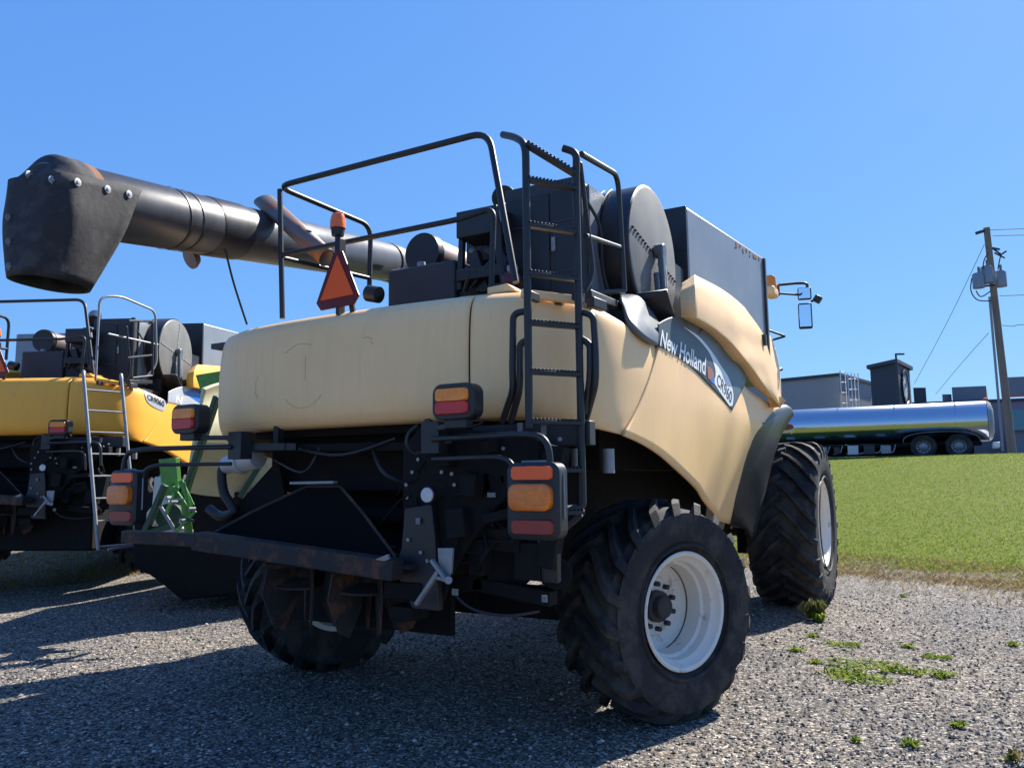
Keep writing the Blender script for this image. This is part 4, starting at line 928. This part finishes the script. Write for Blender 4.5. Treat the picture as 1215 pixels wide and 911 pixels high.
# sunlit grass strip beyond the machines on the left
pts = []
while len(pts) < 4000:
    d = random.uniform(13.5, 18); px = random.uniform(-20, 200); dv_ = ray(px, 600); k = d/math.hypot(dv_.x, dv_.y); pts.append((CAM.x+dv_.x*k, CAM.y+dv_.y*k))
scatter('dead_grass', pts, blade(.05, 1.2, .005), DM, 'thin dead grass on the ground beneath the yellow harvester', 'dead grass')

# weeds on the gravel
WM = leaf_mat('weed_leaf', (.10, .18, .02), (.22, .31, .04), (.40, .42, .09)); WD = leaf_mat('weed_stalk', (.10, .14, .03), (.22, .2, .08), (.35, .28, .12))
def weed(px, py, r, h, label, m=WM, n=46, grp='weeds growing through the gravel'):
    p = U(px, py, 'Z', 0.); b = MB()
    for k in range(n):
        a = random.uniform(0, 6.28); L_ = r*random.uniform(.3, 1.1)*(.45 if n > 60 and h < .05 else 1); hh = h*random.uniform(.2, 1.1); w = random.uniform(.006, .012)
        q_ = 1.0 if n > 60 and h < .05 else .4; o = Vector((random.uniform(-q_, q_)*r, random.uniform(-q_, q_)*r*.7, .004)); d = Vector((math.cos(a), math.sin(a), 0)); s = Vector((-d.y, d.x, 0))
        m1 = o+d*L_*.45+Vector((0, 0, hh)); e_ = o+d*L_+Vector((0, 0, hh*.6))
        b.add([o-s*w*.3, o+s*w*.3, m1+s*w, e_, m1-s*w], [(0, 1, 2, 3, 4)])
    ob = b.build('weed', m, None, smooth=False); ob.location = p
    return tag(ob, label, 'weed', grp)
WB = {1030: 1.7, 1022: 1.6, 1000: 1.5, 1075: 1.4, 1112: 1.6}
for a in ((945, 772, .10, .03, 'low green weed nearest the right side of the rear tyre'), (965, 755, .08, .025, 'small weed just behind the first weed by the rear tyre'), (1000, 765, .10, .02, 'thin yellow green weed at the back left of the weed patch'),
          (968, 786, .08, .025, 'small weed patch in front of the leftmost weeds'), (1000, 800, .10, .03, 'spreading weed at the left end of the main patch'), (1030, 790, .16, .02, 'flat creeping weed in the middle of the main patch'), (1022, 806, .13, .03, 'bright green weed along the front of the main patch'),
          (1075, 797, .11, .03, 'mid sized weed toward the right of the main patch'), (1117, 803, .12, .05, 'tall broad leaved weed at the right end of the patch'), (1078, 768, .08, .03, 'small bright weed behind the main patch'), (1072, 708, .07, .03, 'tiny weed near the edge of the dry grass'),
          (1202, 766, .09, .03, 'weed at the right edge of the picture'), (1138, 862, .06, .03, 'small weed alone on the open gravel'), (1081, 886, .06, .04, 'dark green weed nearest the bottom of the picture'), (1016, 880, .04, .03, 'yellowing weed seedling near the bottom'), (1112, 780, .07, .02, 'sparse weed between the patch and the open gravel')):
    k_ = WB.get(a[0], 1); weed(a[0], a[1], a[2]*k_, a[3], a[4], n=int(46*k_*k_))
weed(965, 735, .16, .22, 'tall weeds with stalks growing against the front tyre', WD, 60, None); weed(1203, 905, .07, .06, 'dry brown weed at the bottom right corner', WD, 30, None)
weed(972, 738, .10, .10, 'leafy green weeds at the foot of the front tyre', WM, 60, None)

# ------------------------------------------------------------------ tanker trailer
def W(px, d, z):                      # column px at horizontal distance d, height z
    a = math.atan((px-CX)/F); dx = (px-CX)/F*d
    return Vector((CAM.x+math.cos(AZ)*dx-math.sin(AZ)*d, CAM.y+math.sin(AZ)*dx+math.cos(AZ)*d, z))
e0, e1 = W(1172, 34.0, 0), W(925, 38.4, 0); td = (e1-e0).normalized(); tl_ = empty('tanker_trailer', (e0.x, e0.y, 2.13), math.atan2(td.y, td.x))
tag(tl_, 'polished silver tanker trailer parked beyond the lawn', 'tanker trailer')
MB().lathe((0, 0, 1.58), (1, 0, 0), [(-.22, 0), (-.2, .5), (-.12, .76), (0, .86), (.02, .88), (13, .88), (13.15, .6), (13.2, 0)], 64).build('tank', 'chrome', tl_, angle=60)
MB().lathe((0, 0, 1.58), (1, 0, 0), [(-.235, 0), (-.215, .5), (-.135, .775), (-.01, .87), (.0, .893)], 64).build('end_dish', 'galv', tl_, angle=60)
for x in (1.2, 3.6, 6.0, 8.4, 10.8): MB().lathe((x, 0, 1.58), (1, 0, 0), [(-.03, .88), (-.028, .888), (.028, .888), (.03, .88)], 64).build('band', 'chrome', tl_)
gg = MB().bb((.3, -.55, .52), (13, .55, .68)); 
gg.build('chassis_rail', 'soot', tl_)
MB().bb((.6, -.2, .15), (12.4, .2, .52)).build('underframe', 'soot', tl_)
random.seed(5)
for k in range(13):
    x = 4.0+k*.68; sgn = -1 if True else 1; w = random.uniform(.25, .5); h = random.uniform(.2, .42)
    y = 1.0 if (Matrix.Rotation(tl_.rotation_euler.z, 3, 'Z') @ Vector((0, 1, 0))).dot(CAM-e0) > 0 else -1.0
    MB().box((x, y*.9, .42), (w, .3, h)).build('valve_box', ['galv', 'dark', 'plate', 'black'][k % 4], tl_, bevel=.01)
ysg = 1 if (Matrix.Rotation(tl_.rotation_euler.z, 3, 'Z') @ Vector((0, 1, 0))).dot(CAM-e0) > 0 else -1
pv_ = MB()
for k in range(16): pv_.rod([(3.6+k*.55, ysg*.95, .62), (3.7+k*.55, ysg*1.0, .3), (4.0+k*.55, ysg*.98, .25)], .03, .08, 6)
pv_.build('pipework', 'galv', tl_)
for x in (1.15, 2.5):
    for s in (1, -1):
        w_ = empty('wheel', (x, s*.95, .5), 0, tl_)
        MB().lathe((0, 0, 0), (0, s, 0), [(-.14, .3), (-.14, .48), (-.1, .52), (.1, .52), (.14, .48), (.14, .3), (.1, .28)], 40).build('tyre', 'rubber', w_); b_ = MB().lathe((0, 0, 0), (0, s, 0), [(.12, .29), (.09, .27), (.04, .2), (.10, .12), (.12, 0)], 30)
        b_.build('rim', 'galv', w_)
        hb = MB()
        for k in range(10): a = k*math.pi/5; hb.cyl((.21*math.cos(a), s*.05, .21*math.sin(a)), (.21*math.cos(a), s*.08, .21*math.sin(a)), .035, 8)
        hb.build('hand_hole', 'ink', w_)
fm = MB(); rows = [[Vector((1.82-1.45*math.cos(a), ysg*(.85+q), .62+.50*math.sin(a)**.5)) for a in np.linspace(.02, math.pi-.02, 26)] for q in (0, .33)]
fm.grid(rows).build('mudguard', 'galv', tl_, solid=.02)
MB().bb((-.35, -1.1, .42), (-.1, 1.1, .62)).build('bumper', 'white', tl_, bevel=.02); MB().lathe((.02, 0, 2.47), (0, 0, 1), [(0, .1), (.1, .09), (.12, 0)], 16).build('marker_lamp', 'reflector', tl_)
q = empty('x'); bpy.data.objects.remove(q)
lg = MB(); 
for r_, m_, o_ in ((.28, 'redref', .89),):
    vs = [(8.3+1.25*r_*math.cos(a)*1.1, ysg*(math.sqrt(.89**2-(.22+r_*.42*math.sin(a)-.2)**2)), 1.58+.02+.55*r_*math.sin(a)) for a in np.linspace(0, 2*math.pi, 25)[:-1]]
    lg.add(vs, [tuple(range(24))]); lg.build('emblem', m_, tl_, smooth=False)
uv, fs = text_mesh('Dairy', .02); lb = MB()
lb.add([(8.35+(u-.5)*(.9 if ysg < 0 else -.9), ysg*math.sqrt(.893**2-(-.32+v*.2)**2), 1.58-.32+v*.2) for u, v in uv], fs); lb.build('lettering', 'white', tl_, smooth=False)

# ------------------------------------------------------------------ buildings
B = {'grey': mat('grey_cladding', (.33, .31, .29), .8, noise=.08, nscale=.8, bump=.05, bscale=3), 'cap': mat('dark_coping', (.04, .045, .05), .6), 'char': mat('charcoal_siding', (.045, .05, .058), .7, noise=.15, nscale=2), 'slate': mat('slate_wall', (.19, .20, .22), .7, noise=.1, nscale=1), 'purple': mat('purple_band', (.12, .02, .12), .5), 'teal': mat('teal_window', (.03, .16, .20), .1, spec=.8)}
def block(name, p, dz0, dz1, label, m, cap=None, roof_over=.2):
    """p: four plan corners"""
    c = sum(p, Vector((0, 0, 0)))/4; r = empty(name, (c.x, c.y, dz0)); tag(r, label, 'building')
    P_ = [Vector((q.x-c.x, q.y-c.y, 0)) for q in p]; MB().prism(P_, (0, 0, dz1-dz0)).build('wall', m, r, smooth=False)
    if cap:
        Q = [v*(1+roof_over/v.length)+Vector((0, 0, dz1-dz0)) for v in P_]; MB().prism(Q, (0, 0, .28)).build('roof', cap, r, smooth=False)
    return r
w1, w2, w3, w4 = W(860, 76, 0), W(998, 68, 0), W(1040, 76, 0), W(905, 86, 0)
gb = block('warehouse', [w1, w2, w3, w4], 2.0, 9.85, 'plain light grey flat roofed building behind the left end of the tanker', B['grey'], B['cap'])
lc = empty('escape_ladder', (0, 0, 2.0)); tag(lc, 'white caged roof ladder on the corner of the light grey building', 'ladder')
def cage(name, px0, px1, d, z0, z1, n):
    b = MB()
    for k in range(n): 
        p = W(px0+(px1-px0)*k/(n-1), d+random.uniform(-.2, .2), 0); b.cyl((p.x, p.y, z0), (p.x, p.y, z1), .05, 6)
    for z in np.arange(z0, z1, .9): a, c_ = W(px0, d, z), W(px1, d, z); b.cyl(a, c_, .04, 6)
    b.v = [(x-lc.location.x, y-lc.location.y, z-lc.location.z) for x, y, z in b.v]; b.build(name, 'white', lc)
l0 = W(1009, 66.6, 2.0); lc.location = l0
cage('ladder_rail', 1000, 1006, 67, 2.0, 10.2, 2); cage('safety_cage', 1009, 1021, 66.4, 4.0, 9.9, 4)
def aw(px, d): return W(px, d, 0)
tw = block('clock_tower', [aw(1036, 64), aw(1068, 60.5), aw(1083, 65), aw(1052, 69)], 2.0, 9.95, 'dark charcoal tower with a round white clock face', B['char'], B['cap'], .35)
cA, cB = aw(1068, 60.5), aw(1083, 65); nn = (cB-cA).normalized().cross(Vector((0, 0, 1))); cc = (cA+cB)/2-tw.location; cc.z = 8.25-2.0
if nn.dot(CAM-cA) < 0: nn = -nn
nn.z = 0; nn.normalize(); ax_ = (cB-cA).normalized()
ck = MB().lathe(cc+nn*.03, nn, [(0, 1.45), (.12, 1.45), (.12, 1.3), (.06, 1.28)], 40).build('clock_ring', 'ink', tw); MB().lathe(cc+nn*.03, nn, [(.03, 1.32), (.05, 0)], 40).build('clock_face', 'plate', ck)
hd_ = MB()
for k in range(12):
    a = k*math.pi/6; v = ax_*math.sin(a)+Vector((0, 0, math.cos(a))); hd_.bar(cc+nn*.11+v*.95, cc+nn*.11+v*1.22, .12, .03, up=nn)
hd_.bar(cc+nn*.12, cc+nn*.12+(ax_*.5+Vector((0, 0, .8)))*.9, .1, .03, up=nn).bar(cc+nn*.12, cc+nn*.12+(ax_*-.8+Vector((0, 0, .3)))*.7, .12, .03, up=nn); hd_.build('clock_hand', 'ink', ck)
block('low_building', [aw(1084, 72), aw(1250, 68), aw(1260, 80), aw(1084, 84)], 2.0, 7.55, 'long dark slate flat roofed building behind the tanker', B['slate'], B['cap'], .1)
block('roof_unit', [aw(1086, 73), aw(1101, 73), aw(1101, 77), aw(1086, 77)], 7.83, 9.3, 'small dark plant room on the roof right of the clock tower', B['char'], None)
block('roof_unit', [aw(1132, 73), aw(1173, 72), aw(1174, 78), aw(1132, 78)], 7.83, 9.3, 'wide dark plant room on the roof near the utility pole', B['slate'], None)
block('roof_unit', [aw(1120, 73.5), aw(1131, 73.5), aw(1131, 77), aw(1120, 77)], 7.83, 8.7, 'smallest roof box left of the wide dark plant room', B['slate'], None)
sh_ = block('shop_building', [aw(1193, 60), aw(1300, 58), aw(1300, 67), aw(1193, 67)], 2.0, 5.0, 'dark shop building with a purple band at the right edge', B['slate'], B['purple'], .15)
up_ = MB(); 
P4 = [aw(1196, 59.6), aw(1290, 57.8)]; c = sh_.location; a_, b_ = P4[0]-c, P4[1]-c
MB().prism([Vector((a_.x, a_.y, 2.55)), Vector((b_.x, b_.y, 2.55)), Vector((b_.x, b_.y, 4.1)), Vector((a_.x, a_.y, 4.1))], (0, .3, 0)).build('shop_window', B['teal'], sh_, smooth=False)
MB().prism([Vector((a_.x, a_.y, 5.3)), Vector((b_.x, b_.y, 5.3)), Vector((b_.x, b_.y, 6.6)), Vector((a_.x, a_.y, 6.6))], (0, 3, 0)).build('upper_wall', B['slate'], sh_, smooth=False)
# street lamp
p = W(1068, 58, 2.0); sl_ = empty('street_lamp', tuple(p)); tag(sl_, 'dark street lamp with one arm in front of the clock tower', 'street lamp')
MB().cyl((0, 0, 0), (0, 0, 8.3), .10, 10, .07).build('post', B['cap'], sl_); a = W(1077, 58, 0)-W(1067, 58, 0)
MB().bar((0, 0, 8.25), Vector((a.x, a.y, 8.25)), .12, .12).build('lamp_head', B['cap'], sl_)
# low hedge / wall sliver far behind is hidden by the tanker
# ------------------------------------------------------------------ utility pole
wood = mat('weathered_pole', (.22, .18, .14), .85, noise=.3, nscale=6, streak=.08, bump=.3, bscale=30)
KP = 1.72
pb = W(1198, 28*KP, 2.1); up0 = empty('utility_pole', tuple(pb)); tag(up0, 'weathered wooden utility pole with grey transformers at the right', 'utility pole')
tp_ = D(1170.5, 270, 27.6*KP)-pb; bt0 = Vector((0, 0, -.2))
MB().tube([bt0, tp_], [.14*KP, .10*KP], 16).build('post', wood, up0)
def on(px, py, d=27.6): return D(px, py, d*KP)-pb
MB().tube([on(1190, 535), on(1187, 500), on(1180, 420), on(1174, 352)], .04*KP, 8).build('conduit', 'galv', up0)
for x, y, h in ((1161, 333, .52*KP), (1171, 326, .6*KP), (1187, 331, .55*KP)):
    c = on(x, y, 27.2); tr_ = MB().lathe(c-Vector((0, 0, h/2)), (0, 0, 1), [(0, 0), (0, .19*KP), (h*.9, .19*KP), (h, .15*KP), (h, 0)], 24).build('transformer', 'galv', up0)
    MB().cyl(c+Vector((.05, 0, h/2)), c+Vector((.05, 0, h/2+.22*KP)), .04*KP, 8).build('bushing', 'stack', tr_)
cb_ = MB(); cb_.bar(on(1158, 277), on(1174, 272), .08*KP, .1*KP).bar(on(1170, 293), on(1186, 296), .06*KP, .06*KP).rod([on(1178, 295), on(1188, 302), on(1194, 298)], .03*KP, .05*KP).rod([on(1180, 300), on(1192, 306)], .03*KP)
cb_.bar(on(1158, 340, 27.3), on(1188, 338, 27.3), .06*KP, .06*KP); SPLIT.add('cross_arm'); cb_.build('cross_arm', 'dark', up0, bevel=.005)
cw = MB()
for pts_ in (((1153, 330), (1152, 345), (1160, 356), (1176, 357)), ((1158, 345), (1164, 352), (1176, 345)), ((1166, 320), (1168, 308), (1173, 300)), ((1184, 320), (1187, 305), (1190, 300))): cw.tube(cr([on(x, y, 27.1) for x, y in pts_], 14), .02*KP, 5)
cw.build('drop_wire', 'hose', up0)
def wire(name, pts_, r, label):
    P_ = [D(a, b, c*KP) for a, b, c in pts_]; o = P_[0]; b = MB().tube([p_-o for p_ in cr(P_, 16)], r*KP, 5); ob = b.build(name, 'hose'); ob.location = o; return tag(ob, label, 'wire', 'overhead wires at the utility pole')
wire('overhead_wire', [(1175, 273, 27.6), (1215, 271.5, 26), (1300, 269, 23)], .012, 'highest power line leaving the pole top to the right')
wire('overhead_wire', [(1178, 280, 27.6), (1215, 279, 26), (1300, 278, 23)], .012, 'second power line just below the highest one')
wire('overhead_wire', [(1186, 351, 27.6), (1215, 350, 26), (1300, 346, 23)], .012, 'power line leaving the pole just below the transformers')
wire('overhead_wire', [(1189, 386, 27.6), (1202, 387, 27), (1215, 385, 26), (1300, 382, 23)], .012, 'lowest power line on the right of the pole')
wire('guy_wire', [(1168, 290, 27.6), (1125, 380, 32), (1085, 455, 40)], .010, 'thin steep wire running from the pole top down to the left')
wire('guy_wire', [(1173, 395, 27.6), (1140, 432, 34), (1110, 468, 44)], .010, 'thin lower wire running from mid pole down to the left')

# ------------------------------------------------------------------ light
SAZ, SEL = R(16), R(44)
w = bpy.data.worlds.new('World'); bpy.context.scene.world = w; w.use_nodes = True
n = w.node_tree.nodes; l = w.node_tree.links; bg = n['Background']
sk = n.new('ShaderNodeTexSky'); sk.sky_type = 'NISHITA'; sk.sun_disc = False; sk.sun_elevation = SEL; sk.sun_rotation = SAZ; sk.air_density = 1.0; sk.dust_density = .3; sk.ozone_density = 6; sk.altitude = 0
sep = n.new('ShaderNodeSeparateColor'); cmb = n.new('ShaderNodeCombineColor'); l.new(sk.outputs[0], sep.inputs[0])
for k, (p_, a_) in enumerate(((.6, .445), (.48, .66), (.25, .95))):      # camera response: deep, even blue
    q1 = n.new('ShaderNodeMath'); q1.operation = 'POWER'; q1.inputs[1].default_value = p_; q2 = n.new('ShaderNodeMath'); q2.operation = 'MULTIPLY'; q2.inputs[1].default_value = a_/.228*.1**p_
    l.new(sep.outputs[k], q1.inputs[0]); l.new(q1.outputs[0], q2.inputs[0]); l.new(q2.outputs[0], cmb.inputs[k])
l.new(cmb.outputs[0], bg.inputs[0]); bg.inputs[1].default_value = .11
sd = Vector((math.sin(SAZ)*math.cos(SEL), math.cos(SAZ)*math.cos(SEL), math.sin(SEL)))
su = bpy.data.lights.new('sun', 'SUN'); su.energy = 4.2; su.angle = R(.53); su.color = (1, .95, .87)
so = bpy.data.objects.new('sun', su); C.objects.link(so); so.rotation_euler = sd.to_track_quat('Z', 'Y').to_euler()
sc = bpy.context.scene; sc.view_settings.view_transform = 'Standard'; sc.view_settings.look = 'None'; sc.view_settings.gamma = 1; sc.view_settings.exposure = 1.3
sc.cycles.max_bounces = 6
